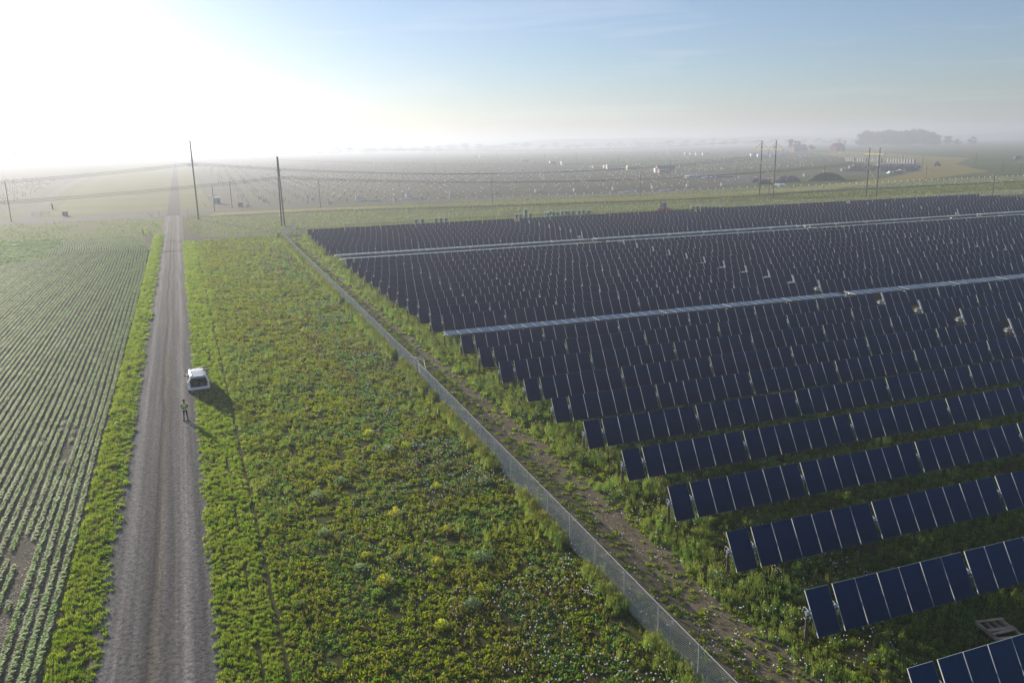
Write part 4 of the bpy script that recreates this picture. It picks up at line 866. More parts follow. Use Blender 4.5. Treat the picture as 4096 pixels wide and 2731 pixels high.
# long rows of stacked crates
def crate_mesh(w, d_, h, ms):
    b = MB(); b.box((0, 0, h / 2), (w - .06, d_ - .06, h - .04)); 
    for x in (-w / 2 + .03, w / 2 - .03): b.box((x, 0, h / 2), (.07, d_, h - .02), mi=1)
    b.box((0, 0, h - .03), (w, d_, .06), mi=2); b.box((0, 0, .04), (w, d_, .08), mi=2); return mk(b, 'crate', ms)
CM = [crate_mesh(2.1, 1.6, 1.75, [M_CRG, mat('crate_edge', (.26, .28, .30)), M_PAL]), crate_mesh(2.1, 1.6, 1.75, [mat('crate_pale', (.45, .46, .46)), MATS['crate_edge'], M_PAL])]
def crate_row(p0, p1, n, levels, lab, grp, skip=()):
    a, c = G(*p0), G(*p1); v = c - a; ang = math.atan2(v.y, v.x)
    for k in range(n):
        if k in skip: continue
        p = a + v * (k / (n - 1)); lv = levels(k)
        for z in range(lv):
            o = bpy.data.objects.new('crate', CM[1] if (k in (0, 1) or random.random() < .10) else CM[0]); COL.objects.link(o)
            o.location = (p.x, p.y, z * 1.77); o.rotation_euler = (0, 0, RT + random.uniform(-.03, .03)); tag(o, lab % ('upper' if z else 'lower'), 'crate', grp)
crate_row((3388, 646), (3655, 655), 27, lambda k: 2, 'grey crate, %s layer of the rear long crate row', 'rear long row of stacked crates', (4, 9, 15, 16))
crate_row((3370, 685), (3672, 684), 30, lambda k: 1 if k < 3 else 2, 'grey crate, %s layer of the front long crate row', 'front long row of stacked crates')
crate_row((3395, 678), (3668, 676), 26, lambda k: 2, 'grey crate, %s layer of the crate row behind the front one', 'middle long row of stacked crates', (0, 1, 9, 10))
g = G(3516, 705); t = thing('sign_board', 'white upright board with a yellow bar before the right pylon', 'board', g, RT); MB().box((0, 0, 2.4), (1.3, .3, 4.6)).build('panel', M_WHT, t); MB().box((.9, -.1, 1.9), (1.6, .1, .25)).build('bar', M_YEL, t)
# parked vehicles near the crates, tractor, far dark truck
def small_car(px, py, lab, m, L_=4.6, rz=RT, name='parked_car', cat='car'):
    g = G(px, py); t = thing(name, lab, cat, g, rz, None)
    b = MB(); b.box((0, 0, .65), (L_, 1.8, .7)); b.box((-.1, 0, 1.25), (L_ * .55, 1.6, .6), taper=.82); b.build('body', m, t)
    MB().box((-.1, -.83, 1.22), (L_ * .45, .04, .38)).build('side_window', M_BLK, t)
    for x in (-L_ * .3, L_ * .3):
        for y in (-.85, .85): MB().tube((x, y - .1, .33), (x, y + .1, .33), .33, 10).build('wheel', M_BLK, t)
small_car(3562, 696, 'leftmost white car parked before the crate rows', M_WHT); small_car(3577, 695, 'middle grey car parked before the crate rows', M_CRG); small_car(3593, 692, 'dark pickup parked before the crate rows', M_GRY, 5.4); small_car(3603, 689, 'pale car nearest the crates, last of the four', M_CRW)
g = G(3751, 665); t = thing('tractor', 'dark tractor on the dry grass bend', 'tractor', g, RT + .4)
MB().box((1.2, 0, 1.3), (3.0, 1.2, 1.2)).build('engine_hood', M_GRY, t); MB().box((-1.0, 0, 2.2), (2.0, 1.9, 2.4), taper=.85).build('cab', M_GRY, t)
for x, y, r in ((-1.2, -1.2, 1.1), (-1.2, 1.2, 1.1), (2.0, -1, .7), (2.0, 1, .7)): MB().tube((x, y - .25, r), (x, y + .25, r), r, 14).build('wheel', M_BLK, t)
g = G(3785, 671); 
g = G(4070, 640); t = thing('dump_truck', 'dark dump truck at the far right in the green field', 'truck', g, RT)
MB().box((-1, 0, 2.1), (6, 2.5, 2.2), taper=1.08).build('dump_bed', M_GRY, t); MB().box((3.4, 0, 1.8), (2.2, 2.4, 2.4), taper=.9).build('cab', M_GRY, t)
for x in (-2.8, -1.4, 3.4):
    for y in (-1.1, 1.1): MB().tube((x, y - .2, .55), (x, y + .2, .55), .55, 12).build('wheel', M_BLK, t)
# small orange and white boxes dotted over the far green field
for k, (x, y, m, c_) in enumerate([(3033, 646, M_ORG, 'orange'), (3206, 655, M_ORG, 'orange'), (2891, 679, M_YEL, 'beige'), (2846, 649, M_ORG, 'orange'), (2880, 641, M_WHT, 'white'), (3105, 695, M_YEL, 'beige'), (2722, 668, M_YEL, 'beige'), (2753, 633, M_WHT, 'white'), (2564, 658, M_YEL, 'beige'), (2440, 649, M_ORG, 'orange'), (2223, 632, M_WHT, 'white'), (2233, 633, M_WHT, 'white'), (3221, 706, M_WHT, 'white'), (2516, 641, M_WHT, 'white')]):
    crate(x, y, 2.4, 1.6, 1.5 if y > 640 else 2.2, '%s small crate, number %s from the left of those loose in the green works field' % (c_, ''), (m, M_CRG), 'loose_crate', 'crate', 'small crates loose in the green works field')['label'] = '%s little crate standing alone in the green works field' % c_
# pallets and brush heap right behind the last row
g = G(3605, 811); t = thing('pallet_heap', 'heap of old dark pallets behind the last panel row', 'pallets', g, RT)
for k in range(6): MB().box((-3 + k * 1.2, 0, .15 + (k % 3) * .25), (1.2, 1.2, .12)).box((-3 + k * 1.2, .3, .3 + (k % 2) * .5), (1.1, .9, .12), rz=.3 * k).build('pallet', M_PAL if k % 2 else M_ST, t)
# left side: posts, transformer box, gate
def post_thing(px, py, h, w, m, lab, name='marker_post', cat='post'):
    g = G(px, py); t = thing(name, lab, cat, g, TH); MB().box((0, 0, h / 2), (w, w, h)).build('shaft', m, t); MB().box((0, 0, h - .04), (w * 1.25, w * 1.25, .08)).build('cap', m, t)
post_thing(211, 838, 2.2, .5, M_WD, 'thick dark wooden post at the head of the left field path'); post_thing(573.7, 941, 1.5, .22, M_WD, 'dark stump-like post at the far corner of the crop field')
post_thing(635, 862, 1.4, .16, M_WHT, 'white marker post left of the road at the junction'); post_thing(752, 858, 1.6, .18, M_WHT, 'white marker post right of the road at the junction'); post_thing(821, 826, 1.9, .16, M_WHT, 'white marker post left of the small pole by the shed')
crate(262, 864, 1.7, 1.2, 1.6, 'grey green transformer cabinet beside the hazy lane at left', (M_CRG, M_CRG), 'transformer_cabinet', 'cabinet', rz=TH)
g = G(165, 862); t = thing('field_gate', 'long pale metal gate half open at the left lane', 'gate', g, TH + .5)
for x in (-3, 0, 3): MB().tube((x, 0, 0), (x, 0, 1.3), .05, 6).build('post', M_AL, t)
for z in (.3, .6, .9, 1.25): MB().tube((-3, 0, z), (3, 0, z), .03, 6).build('rail', M_AL, t)
g = G(1131, 955); t = thing('warning_sign', 'small white sign on the far end of the chain-link fence', 'sign', g + Vector((0, 0, 0)), TH); MB().box((.0, -.1, 1.1), (.6, .03, .8)).build('plate', M_WHT, t); MB().tube((0, -.06, 0), (0, -.06, 1.6), .03, 6).build('post', M_GVP, t)
# empty wooden pallet frame lying bottom right
p1, p2, p3, p4 = G(3900, 2486, .4), G(3985, 2459, .4), G(4093, 2524, .4), G(3996, 2562, .4)
vx, vy = (p2 - p1), (p4 - p1); t = thing('wooden_pallet', 'old open wooden pallet frame lying in grass at the bottom right', 'pallet', (p1.x, p1.y, .25), math.atan2(vy.y, vy.x))
Lx, Ly = vy.length, vx.length; s_ = 1 if (vy.cross(vx)).z > 0 else -1
for y in (0.06, Ly * .34, Ly * .62, Ly * .86, Ly - .06): MB().box((Lx / 2 if y in (0.06, Ly - .06) else Lx * .27, s_ * y, .10), (Lx if y in (0.06, Ly - .06) else Lx * .5, .10 if y in (0.06, Ly - .06) else .045, .14)).build('rail', M_PAL, t)
for x, w in ((.07, .15), (Lx * .52, .2), (Lx * .66, .14), (Lx - .07, .15)): MB().box((x, s_ * Ly / 2, .20), (w, Ly, .03), rz=(.12 if x == Lx * .66 else 0)).build('deck_board', M_PAL, t)
MB().box((.0, s_ * .12, .12), (.02, .22, .12)).build('paper_label', M_WHT, t)

# ------------------------------------------------------------------ trees, bushes, barns
M_BRK = mat('bark', (.06, .045, .035), rough=.95, var=.3)
def crown_mesh(w, h, z0, nleaf, m, seed, lumps=9, size=.9):
    r = random.Random(seed); b = MB(); cs = []
    for k in range(lumps):
        a = r.uniform(0, 6.28); q = r.random() ** .6 * .62; zz = r.uniform(.18, .92); wz = math.sin(math.pi * min(1, zz * .85 + .12))
        cs.append((q * w / 2 * math.cos(a) * wz * 1.2, q * w / 2 * math.sin(a) * wz * 1.2, z0 + (h - z0) * zz, w * r.uniform(.17, .27), (h - z0) * r.uniform(.14, .22)))
    for k in range(nleaf):
        cx, cy, cz, rw, rh = cs[r.randrange(len(cs))]
        v = Vector((r.gauss(0, 1), r.gauss(0, 1), r.gauss(0, 1))).normalized() * (r.random() ** .4)
        p = Vector((cx + v.x * rw, cy + v.y * rw, max(z0 * .8, cz + v.z * rh))); n = (v + Vector((r.uniform(-.7, .7), r.uniform(-.7, .7), r.uniform(-.3, .9)))).normalized(); x = n.orthogonal().normalized(); y = n.cross(x); s = size * r.uniform(.5, 1.2)
        b.add([p - x * s, p - y * s * .6, p + x * s, p + y * s * .7], [(0, 1, 2, 3)])
    return b, cs
M_TRE = mat('tree_foliage', (.035, .06, .022), rough=.8, col2=(.055, .08, .03), rnd=.2, coord='pos', scale=.3, trans=.2)
def tree(px, py, hpx, wpx, lab, seed, group=None, n=1500, name='tree', dist=None, lumps=10):
    g = G(px, py)
    if dist:   # stands at this distance on the level ground under the same line of sight
        k = dist / math.hypot(g.x, g.y); g = Vector((g.x * k, g.y * k, 0)) if g.y > 0 else Vector(((px - CX) / FPX * dist, dist * .97, 0))
    zc = P(g)[2]; h = hpx * zc / FPX; w = wpx * zc / FPX; t = thing(name, lab, 'tree', g, random.uniform(0, 6), group)
    b, cs = crown_mesh(w, h, h * (.16 if n < 2000 else .03), n, M_TRE, seed, lumps, size=max(.35, w * .045)); b.build('crown', M_TRE, t)
    b = MB(); b.tube((0, 0, -.2), (0, 0, h * .5), h * .028, 8, h * .012)
    for c_ in cs[:6]: b.tube((0, 0, h * .22), (c_[0], c_[1], c_[2]), h * .012, 5, h * .004)
    b.build('trunk', M_BRK, t); return t
DT = 2050
gx = [(3444, 52, 42), (3464, 56, 50), (3490, 58, 52), (3516, 58, 50), (3544, 60, 54), (3572, 57, 50), (3596, 53, 44), (3622, 55, 48), (3648, 58, 54), (3676, 58, 54), (3702, 55, 52), (3728, 48, 46), (3748, 40, 34)]
for k, (x, h, w) in enumerate(gx): tree(x, 581, h * 1.08, w * 1.3, '%s tree from the left in the big dark grove on the horizon' % ordw(k + 1), 20 + k, 'trees of the grove on the right horizon', dist=DT + (k % 3) * 25, n=2600, lumps=22)
for k, (x, h, w) in enumerate([(3457, 40, 44), (3530, 45, 60), (3610, 44, 60), (3690, 42, 60)]): tree(x, 582, h, w, '%s understorey tree from the left at the front of the dark grove' % ordw(k + 1), 60 + k, 'low trees at the front of the grove', dist=DT - 40)
for x, h, w, lab in [(3356, 32, 22, 'small hazy tree left of the grove, nearer the barns'), (3378, 30, 22, 'small hazy tree left of the grove, close to it'), (3792, 40, 44, 'round tree just right of the grove'), (3828, 24, 34, 'low bushy tree at the right foot of the round tree'), (3888, 36, 36, 'faint single tree right of the grove'), (3246, 24, 30, 'faint tree behind the red barn'), (3168, 50, 44, 'tallest ragged tree left of the blue roofed barn'), (3190, 42, 34, 'ragged tree joined to the tallest one by the barn'), (3098, 26, 22, 'round tree between the left pylon poles'), (3048, 24, 20, 'small round tree left of the left pylon')]:
    tree(x, 586, h, w, lab, int(x), dist=1500 if x < 3340 else DT, n=1100)
for x, h, w, lab in [(66, 52, 60, 'left one of two pale trees in the bright fog'), (136, 46, 44, 'right one of two pale trees in the bright fog')]: tree(x, 640, h, w, lab, int(x), dist=2300, n=900)
r_ = random.Random(3)
for k in range(46):   # hazy tree line
    x = 1180 + k * 52 + r_.uniform(-14, 14)
    tree(x, 600 - (x - 1180) * .008, r_.uniform(20, 34), r_.uniform(50, 80), 'pale hazy tree of the far tree line, %s of its trees from the left' % ordw(k + 1), 200 + k, 'trees of the far hazy tree line', n=260, dist=3100 + r_.uniform(-60, 60), lumps=7)
def barn(px, py, L_, w, h, rh, mw, mr, lab, rz, dist, group=None):
    g = G(px, py); k = dist / math.hypot(g.x, g.y); g = g * k; g.z = 0; t = thing('barn', lab, 'barn', g, rz)
    MB().box((0, 0, h / 2), (L_, w, h)).add([(-L_ / 2, -w / 2, h), (-L_ / 2, w / 2, h), (-L_ / 2, 0, h + rh), (L_ / 2, -w / 2, h), (L_ / 2, w / 2, h), (L_ / 2, 0, h + rh)], [(0, 2, 1), (3, 4, 5)]).build('wall', mw, t)
    b = MB()
    for s in (-1, 1): b.add([(-L_ / 2 - .4, s * (w / 2 + .5), h - .3), (L_ / 2 + .4, s * (w / 2 + .5), h - .3), (L_ / 2 + .4, 0, h + rh + .1), (-L_ / 2 - .4, 0, h + rh + .1), (-L_ / 2 - .4, s * (w / 2 + .5), h - .05), (L_ / 2 + .4, s * (w / 2 + .5), h - .05), (L_ / 2 + .4, 0, h + rh + .35), (-L_ / 2 - .4, 0, h + rh + .35)], [(0, 1, 2, 3), (4, 5, 6, 7), (0, 1, 5, 4), (0, 3, 7, 4), (1, 2, 6, 5)])
    b.build('roof', mr, t); MB().box((0, -w / 2 - .04, 2.2), (4, .1, 4.2)).build('door', M_GRY, t)
barn(3195, 590, 24, 14, 6, 6, mat('barn_red', (.20, .06, .045), rough=.9, var=.3), mat('barn_roof', (.16, .18, .22), rough=.7), 'barn with blue grey roof beside ragged trees', .2, 1450); barn(3350, 591, 20, 14, 7, 6, MATS['barn_red'], mat('barn_roof_brown', (.16, .09, .07), rough=.8), 'small red brown barn standing alone', .5, 1450)
# low hills behind everything
b = MB(); n = 60; xs = [(-2600 + k * 90) for k in range(n)]
top = [8 + 26 * math.exp(-((x - 500) / 700) ** 2) * (1 + .2 * math.sin(x / 130)) + 14 * math.exp(-((x - 1900) / 500) ** 2) + 3 * math.sin(x / 71) for x in xs]
vs = [];
for x, z in zip(xs, top): vs += [(x * 1.4, 3950, -1), (x * 1.4, 4200, z * 1.3), (x * 1.4, 4700, z), (x * 1.4, 4950, -1)]
fs = [(4 * k + j, 4 * k + j + 1, 4 * k + 5 + j, 4 * k + 4 + j) for k in range(n - 1) for j in range(3)]
b.add(vs, fs); tag(b.build('hills', m_far), kind='structure')

# bushes in the weed field: countable, brighter than the weeds round them
def bush(px, py, w, h, m, lab, grp, seed):
    g = G(px, py); r = random.Random(seed); b = MB()
    for k in range(520):
        a = r.uniform(0, 6.28); q = r.random() ** .5; zz = r.random() * (1 - q * q * .75) * h
        leaf(b, (q * w / 2 * math.cos(a), q * w / 2 * math.sin(a), zz), a + r.uniform(-1, 1), r.uniform(.06, .13), .035, r.uniform(.2, 1.3), .2)
    t = thing('weed_bush', lab, 'bush', g, 0, grp); b.build('foliage', m, t)
    b = MB()
    for k in range(14):
        a = r.uniform(0, 6.28); b.tube((0, 0, 0), (w * .35 * math.cos(a), w * .35 * math.sin(a), h * r.uniform(.6, .95)), .008, 4, .004)
    b.build('stem', MTR, t)
MBY = leafmat('bush_yellow', (.20, .24, .03), (.25, .25, .035)); MBB = leafmat('bush_bluegreen', (.12, .18, .09), (.15, .20, .10)); MBG = leafmat('bush_green', (.08, .15, .03), (.10, .17, .035))
def z6(x, y): return (900 + x / 1.521, 1700 + y / 1.521)
bl = [(1035, 550, .9, MBY), (975, 965, .9, MBY), (1290, 850, .75, MBY), (1570, 1020, .85, MBY), (875, 62, .9, MBY), (1100, 140, .9, MBY), (640, 285, .85, MBY), (1285, 385, .7, MBY), (1345, 655, .8, MBY), (860, 808, .6, MBY), (1320, 1235, .7, MBY),
      (1500, 1110, .95, MBB), (555, 445, .9, MBB), (605, 672, .8, MBB), (995, 158, .9, MBB), (820, 880, .6, MBB), (1560, 820, 1.0, MBB), (700, 350, .8, MBB), (450, 1110, .6, MBG), (930, 1040, .7, MBG), (1580, 350, .9, MBB)]
for k, (x, y, w, m) in enumerate(sorted(bl)):
    c_ = 'yellow green' if m is MBY else ('pale blue green' if m is MBB else 'dark green'); px, py = z6(x, y)
    bush(px, py, w, w * .62, m, '%s bushy weed, %s from the left among the bushes in the weed field' % (c_, ordw(k + 1)), 'bushy weeds standing out in the weed field', 300 + k)
for k, (px, py, w, m, lab) in enumerate([(2865, 2330, .95, MBB, 'large pale bushy weed between the track and the second nearest panel row'), (2280, 1828, .8, MBG, 'green bushy weed right of the track near the sixth panel row'), (2050, 1590, .8, MBG, 'green bushy weed below the ninth panel row'), (607, 866, 4.2, MBB, 'wide grey green bush left of the road at the junction'), (600, 938, 2.6, MBG, 'low bush beside the dark post at the crop corner'), (775, 905, 3.6, MBG, 'rounded bush right of the road beyond the lane'), (790, 930, 3.8, MBG, 'rounded bush just behind the gravel lane')]):
    bush(px, py, w, w * (.75 if w < 2 else .5), m, lab, None, 500 + k)

# ------------------------------------------------------------------ thin service wires between the wooden poles
def ptop(bx, by, ty, dz=0.4):
    g = G(bx, by); h = pole_h(g, ty); return g + Vector((0, 0, h - dz))
seq = [(1282, 830, 717), (1970, 813, 709), (2561, 788, 700), (3075, 781, 688), (3293, 759, 661)]
for k in range(len(seq) - 1):
    a, c = ptop(*seq[k]), ptop(*seq[k + 1])
    wire('service_wire', [(a, c)], 'thin service wire, %s span from the left above the works field edge' % ordw(k + 1), r=.016, sag=1.2, group='thin service wires between poles')
wire('service_wire', [(ptop(3700, 740, 663), ptop(3968, 796, 698)), (ptop(3968, 796, 698), RD(330, 150, 12))], 'thin service wire running out at the right edge', r=.016, sag=1.5)

# ------------------------------------------------------------------ white SUV with raised tailgate
M_CAR = mat('car_paint', (.80, .81, .83), rough=.22, spec=.6); M_GLS = mat('car_glass', (.015, .018, .022), rough=.06, spec=.6); M_TRIM = mat('car_trim', (.025, .025, .028), rough=.6)
M_TL = mat('tail_lamp', (.35, .015, .02), rough=.2); M_INT = mat('car_interior', (.010, .010, .011), rough=.9, var=.4, scale=6); M_RIM = mat('wheel_rim', (.35, .36, .38), rough=.3, metal=.8)
def suv(loc, rz):
    t = thing('parked_car', 'white SUV with its tailgate raised, parked at the right edge of the gravel road', 'car', loc, rz)
    # sections along y (rear bumper at 0, nose at 4.65): y, z_low, z_sill, z_belt, z_roof, half widths at sill / belt / roof
    S_ = [(.0, .42, .62, 1.02, 1.04, .86, .90, .70), (.10, .34, .55, 1.04, 1.50, .92, .93, .66), (.45, .30, .5, 1.05, 1.66, .94, .945, .66), (1.0, .28, .48, 1.03, 1.72, .95, .95, .67), (1.9, .26, .46, 1.00, 1.74, .95, .95, .68), (2.7, .26, .46, .98, 1.68, .95, .95, .66),
          (3.10, .27, .48, .97, 1.48, .95, .94, .70), (3.55, .28, .50, .97, 1.06, .95, .93, .78), (4.2, .32, .52, .86, .92, .93, .88, .72), (4.55, .40, .56, .74, .78, .84, .78, .60), (4.66, .48, .58, .66, .68, .66, .62, .5)]
    rings = []
    for (y, zl, zs, zb, zr, ws, wb, wr) in S_:
        hp = [(ws * .8, zl), (ws, zl + .06), (ws + .01, zs + .1), (wb, (zs + zb) / 2), (wb, zb), (wr + .10 * (wb - wr) + .0, zb + (zr - zb) * .9), (wr * .86, zr), (wr * .4, zr + .03)]
        rings.append([Vector((x, y, z)) for x, z in hp] + [Vector((-x, y, z)) for x, z in reversed(hp)])
    b = MB(); n = 16; vs = [v for r_ in rings for v in r_]; fs = []
    for i in range(1, len(rings) - 1):
        for j in range(n):
            if j == n - 1: fs.append((i * n + j, i * n, (i + 1) * n, (i + 1) * n + j)); continue
            fs.append((i * n + j, i * n + j + 1, (i + 1) * n + j + 1, (i + 1) * n + j))
    # rear corner between bumper ring and first body ring: sides only, the middle stays open for the load bay
    for j in range(n):
        k = (j + 1) % n
        if j in (0, 1, 2, 3, 11, 12, 13, 14, 15): fs.append((j, k, n + k, n + j))
    fs.append(tuple((len(rings) - 1) * n + j for j in range(n)))
    b.add(vs, fs)
    # rear panels round the opening: bumper, D-pillars, roof edge
    for s in (-1, 1):
        b.add([(s * .93, .10, 1.04), (s * .66, .10, 1.50), (s * .62, .06, 1.49), (s * .78, .02, 1.02)], [(0, 1, 2, 3)])
        b.add([(s * .90, .0, .58), (s * .93, .10, 1.04), (s * .76, .02, 1.02), (s * .70, -.01, .58)], [(0, 1, 2, 3)])
    b.add([(-.66, .10, 1.50), (.66, .10, 1.50), (.6, .12, 1.62), (-.6, .12, 1.62), (-.56, .06, 1.45), (.56, .06, 1.45)], [(0, 1, 2, 3), (4, 5, 1, 0)])
    o = b.build('body', M_CAR, t, smooth=False)
    m = o.modifiers.new('bevel', 'BEVEL'); m.width = .03; m.segments = 2; m.limit_method = 'ANGLE'; m.angle_limit = R(25)
    bb = MB(); bb.box((0, -.02, .50), (1.82, .20, .20)); bb.box((0, .0, .60), (1.74, .12, .05)); bb.build('bumper', M_CAR, t); MB().box((0, -.02, .36), (1.66, .18, .16)).build('bumper_skirt', M_TRIM, t)
    # load bay
    bi = MB(); bi.box((0, .75, .63), (1.3, 1.3, .04)); bi.box((-.64, .75, 1.05), (.05, 1.3, .6)); bi.box((.64, .75, 1.05), (.05, 1.3, .6)); bi.box((0, 1.42, 1.08), (1.3, .18, .62)); 
    for x in (-.38, 0, .38): bi.box((x, 1.42, 1.46), (.24, .12, .16))
    bi.box((0, .72, 1.56), (1.2, 1.2, .03)); bi.build('cargo_bay', M_INT, t)
    bi = MB(); bi.box((-.3, .9, .80), (.4, .5, .28)); bi.box((.28, .7, .77), (.34, .3, .22)); bi.build('luggage', M_TRIM, t)
    # side glass, windscreen
    for s in (-1, 1):
        g = MB()
        for (y0, y1) in ((.38, .95), (1.05, 1.9), (2.0, 2.85)):
            def pt(y, f):
                i = max(k for k in range(len(S_)) if S_[k][0] <= y); a_, c_ = S_[i], S_[i + 1]; q = (y - a_[0]) / (c_[0] - a_[0])
                L = lambda j: a_[j] + (c_[j] - a_[j]) * q
                wb, wr, zb, zr = L(6), L(7), L(3), L(4); wt = wr + .1 * (wb - wr); return Vector((s * (wb + (wt - wb) * f + .012), y, zb + (zr - zb) * .9 * f))
            g.add([pt(y0, .12), pt(y1, .10), pt(y1, .88), pt(y0 + (.14 if y0 < .5 else 0), .84)], [(0, 1, 2, 3)])
        g.build('side_window', M_GLS, t)
        MB().add([(s * .72, .015, 1.04), (s * .945, .12, 1.08), (s * .955, .34, 1.06), (s * .96, .34, .90), (s * .945, .08, .88), (s * .70, .005, .88)], [(0, 1, 4, 5), (1, 2, 3, 4)]).build('tail_light', M_TL, t)
        mr = MB().box((s * 1.05, 2.95, 1.06), (.2, .1, .14)).build('side_mirror', M_TRIM, t)
        for y in (.85, 3.72):
            w = MB().tube((s * .74, y, .35), (s * .965, y, .35), .35, 22).build('wheel', M_BLK, t); MB().tube((s * .95, y, .35), (s * .972, y, .35), .23, 14).build('rim', M_RIM, w)
    g = MB(); g.add([(-.60, 2.72, 1.69), (.60, 2.72, 1.69), (.74, 3.5, 1.10), (-.74, 3.5, 1.10)], [(0, 1, 2, 3)]); o = g.build('windscreen', M_GLS, t); o.location = (0, .03, .03)
    # raised tailgate, hinged at the roof edge: glass half plus painted lower half, swung out behind the car
    tg_ = MB(); hx, hz_ = .14, 1.70
    tg_.add([(-.60, hx, hz_), (.60, hx, hz_), (.66, -.42, hz_ + .17), (-.66, -.42, hz_ + .17), (.60, -.80, hz_ + .17), (-.60, -.80, hz_ + .17), (-.60, hx, hz_ - .05), (.60, hx, hz_ - .05), (.64, -.42, hz_ + .09), (-.64, -.42, hz_ + .09), (.58, -.80, hz_ + .11), (-.58, -.80, hz_ + .11)],
            [(0, 1, 2, 3), (3, 2, 4, 5), (6, 9, 8, 7), (9, 11, 10, 8), (0, 3, 9, 6), (1, 7, 8, 2), (2, 8, 10, 4), (3, 5, 11, 9), (4, 10, 11, 5), (0, 6, 7, 1)])
    tgo = tg_.build('tailgate', M_CAR, t)
    MB().add([(-.50, .02, hz_ + .05), (.50, .02, hz_ + .05), (.54, -.38, hz_ + .175), (-.54, -.38, hz_ + .175)], [(0, 1, 2, 3)]).build('rear_window', M_GLS, tgo)
    MB().box((-.52, -.62, hz_ + .18), (.2, .12, .02)).box((.52, -.62, hz_ + .18), (.2, .12, .02)).build('lamp_strip', M_TL, tgo)
    for s in (-1, 1): MB().tube((s * .58, .10, 1.30), (s * .60, -.35, hz_ + .03), .014, 5).build('gas_strut', M_AL, t)
    # roof rails, crossbars and the clamps on the right
    for s in (-1, 1): MB().tube((s * .60, .5, 1.80), (s * .60, 2.6, 1.80), .02, 6).build('roof_rail', M_AL, t)
    for y in (.85, 1.75): MB().box((-.05, y, 1.88), (1.5, .09, .035)).build('crossbar', M_WHT, t)
    for y in (.85, 1.75):
        q = MB(); q.box((.66, y, 1.95), (.36, .26, .12)); q.box((.86, y - .08, 1.92), (.26, .08, .08)); q.box((.62, y + .1, 2.0), (.12, .3, .06)); q.tube((.5, y, 1.9), (.98, y + .05, 2.0), .02, 5); q.build('rack_clamp', M_TRIM, t)
    return t
cw = G(800, 1573)
suv((cw.x, cw.y, .02), TH + R(1.5))

# ------------------------------------------------------------------ person flying the drone, looking down at the controller
M_SKN = mat('skin', (.12, .07, .05), rough=.6); M_NVY = mat('navy_clothes', (.018, .022, .035), rough=.9, var=.3, scale=8); M_HV = mat('hi_vis', (.75, .95, .04), rough=.7, var=.1); M_REF = mat('reflective_tape', (.75, .75, .72), rough=.4); M_HAIR = mat('dark_hair', (.012, .010, .010), rough=.9); M_SHOE = mat('shoe', (.015, .015, .015), rough=.6)
def skin(name, chains, m, parent, sub=1, root=0):
    """one continuous surface grown round connected joints: chains of (x,y,z,rx,ry)"""
    vs, es, rs, key = [], [], [], {}
    for ch in chains:
        prev = None
        for (x, y, z, rx, ry) in ch:
            k = (round(x, 4), round(y, 4), round(z, 4))
            if k not in key: key[k] = len(vs); vs.append((x, y, z)); rs.append((rx, ry))
            if prev is not None: es.append((prev, key[k]))
            prev = key[k]
    me = bpy.data.meshes.new(name); me.from_pydata(vs, es, []); o = bpy.data.objects.new(name, me); COL.objects.link(o); me.materials.append(m)
    md = o.modifiers.new('skin', 'SKIN'); md.use_smooth_shade = True
    for i, r_ in enumerate(rs): me.skin_vertices[0].data[i].radius = r_; me.skin_vertices[0].data[i].use_root = (i == root)
    if sub: q = o.modifiers.new('sub', 'SUBSURF'); q.levels = sub; q.render_levels = sub
    o.parent = parent; return o
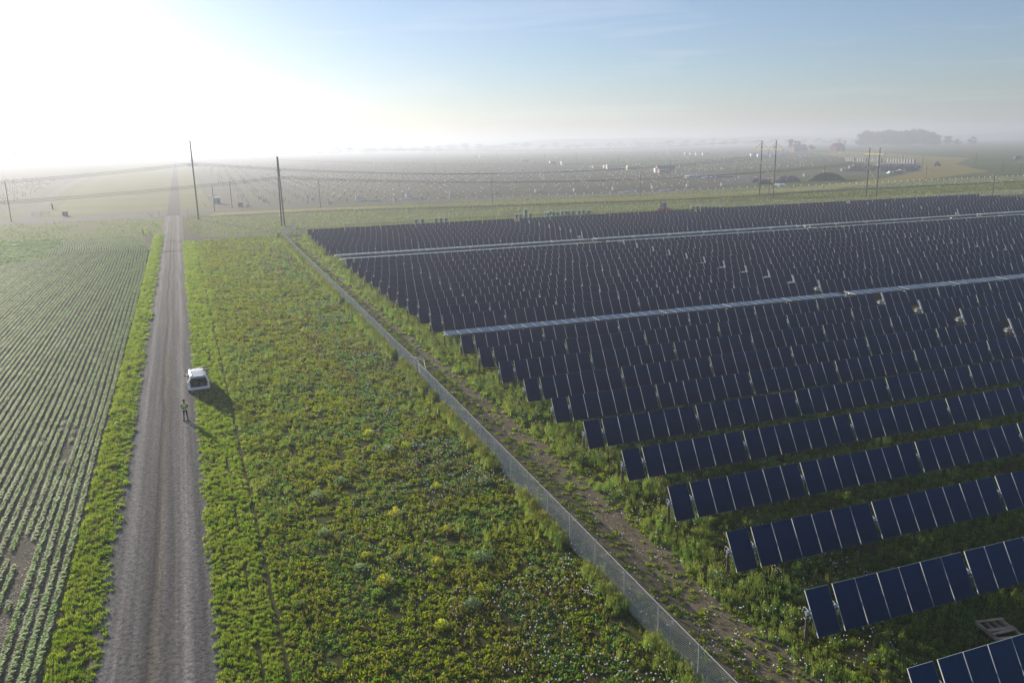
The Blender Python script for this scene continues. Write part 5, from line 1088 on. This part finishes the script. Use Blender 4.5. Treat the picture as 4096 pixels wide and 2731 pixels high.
def person(loc, rz):
    t = thing('person', 'person in yellow green hi-vis vest and dark trousers standing on the gravel road', 'person', loc, rz)
    # facing -Y; pelvis is the root
    pel = (0, 0, .95, .15, .105)
    L = [pel, (.10, 0, .88, .10, .10), (.13, -.01, .50, .068, .07), (.15, .02, .10, .045, .05)]
    Rr = [pel, (-.10, 0, .88, .10, .10), (-.12, -.01, .50, .068, .07), (-.16, .0, .10, .045, .05)]
    T = [pel, (0, 0, 1.15, .155, .11), (0, .0, 1.35, .17, .115), (0, .01, 1.47, .07, .07), (0, -.01, 1.54, .058, .06)]
    AL = [(0, .0, 1.35, .17, .115), (.19, .01, 1.42, .065, .065), (.26, -.02, 1.16, .048, .05), (.12, -.27, 1.13, .036, .036)]
    AR = [(0, .0, 1.35, .17, .115), (-.19, .01, 1.42, .065, .065), (-.26, -.02, 1.16, .048, .05), (-.12, -.27, 1.13, .036, .036)]
    body = skin('body', [L, Rr, T, AL, AR], M_NVY, t)
    hd = skin('head', [[(0, -.01, 1.54, .055, .06), (0, -.035, 1.63, .075, .085), (0, -.05, 1.70, .078, .092), (0, -.045, 1.76, .055, .065)]], M_SKN, t, 2)
    f = MB(); f.box((0, -.135, 1.645), (.022, .03, .045)); f.box((.045, -.125, 1.675), (.022, .01, .010)); f.box((-.045, -.125, 1.675), (.022, .01, .010)); f.box((0, -.115, 1.60), (.05, .012, .012)); f.box((.082, -.03, 1.66), (.014, .03, .055)); f.box((-.082, -.03, 1.66), (.014, .03, .055)); f.build('facial_features', M_SKN, hd)
    hb = MB(); ball(hb, (0, -.02, 1.725), .105, n=14, m=8); hb.build('hair', M_HAIR, t, smooth=True)
    for s in (-1, 1):
        x0 = s * .12
        ch = [[(x0, -.27, 1.13, .034, .022), (x0 - s * .02, -.33, 1.125, .036, .02)]]
        skin('hand', ch, M_SKN, t)
        for k in range(4):
            fx = x0 - s * .02 + (k - 1.5) * .02
            skin('finger', [[(fx, -.345, 1.125, .009, .009), (fx - s * .005, -.385 + abs(k - 1.4) * .006, 1.10, .0085, .0085), (fx - s * .02, -.375, 1.065, .008, .008)]], M_SKN, t, 1)
        skin('thumb', [[(x0 - s * .045, -.30, 1.135, .010, .010), (x0 - s * .075, -.33, 1.155, .009, .009), (x0 - s * .085, -.355, 1.15, .008, .008)]], M_SKN, t, 1)
    # vest follows the torso, a little proud of it
    vt = MB(); n = 18; prof = [(.92, .185, .145), (1.05, .178, .14), (1.18, .185, .14), (1.30, .20, .145), (1.40, .205, .13), (1.465, .13, .095)]
    vs = []
    for (z, rx, ry) in prof:
        for j in range(n): a = 2 * math.pi * j / n; vs.append((rx * math.cos(a), ry * math.sin(a), z))
    fs = [(i * n + j, i * n + (j + 1) % n, (i + 1) * n + (j + 1) % n, (i + 1) * n + j) for i in range(len(prof) - 1) for j in range(n)]
    vt.add(vs, fs); vo = vt.build('vest', M_HV, t, smooth=True)
    tp = MB()
    for (z, rx, ry) in ((1.00, .19, .148), (1.05, .19, .148)):
        pass
    for j in range(n):
        a, c = 2 * math.pi * j / n, 2 * math.pi * (j + 1) / n
        tp.add([(.188 * math.cos(a), .149 * math.sin(a), .99), (.188 * math.cos(c), .149 * math.sin(c), .99), (.186 * math.cos(c), .147 * math.sin(c), 1.05), (.186 * math.cos(a), .147 * math.sin(a), 1.05)], [(0, 1, 2, 3)])
    for s in (-1, 1): tp.add([(s * .05, -.155, 1.06), (s * .10, -.150, 1.06), (s * .13, -.150, 1.38), (s * .08, -.155, 1.38)], [(0, 1, 2, 3)]); tp.box((s * .20, 0, 1.45), (.10, .16, .02))
    tp.build('reflective_tape', M_REF, vo)
    for x, y in ((.15, -.05), (-.16, -.07)):
        MB().box((x, y, .05), (.10, .28, .09), taper=.85).box((x, y + .06, .10), (.09, .12, .08)).build('shoe', M_SHOE, t)
    c = thing('remote_controller', 'dark drone controller held in both hands of the person', 'controller', loc, rz)
    MB().box((0, -.36, 1.145), (.20, .10, .035)).build('case', M_TRIM, c); MB().box((0, -.40, 1.17), (.15, .01, .09)).build('screen', M_GLS, c)
pw = G(744.5, 1681)
person((pw.x, pw.y, .018), TH - R(20))
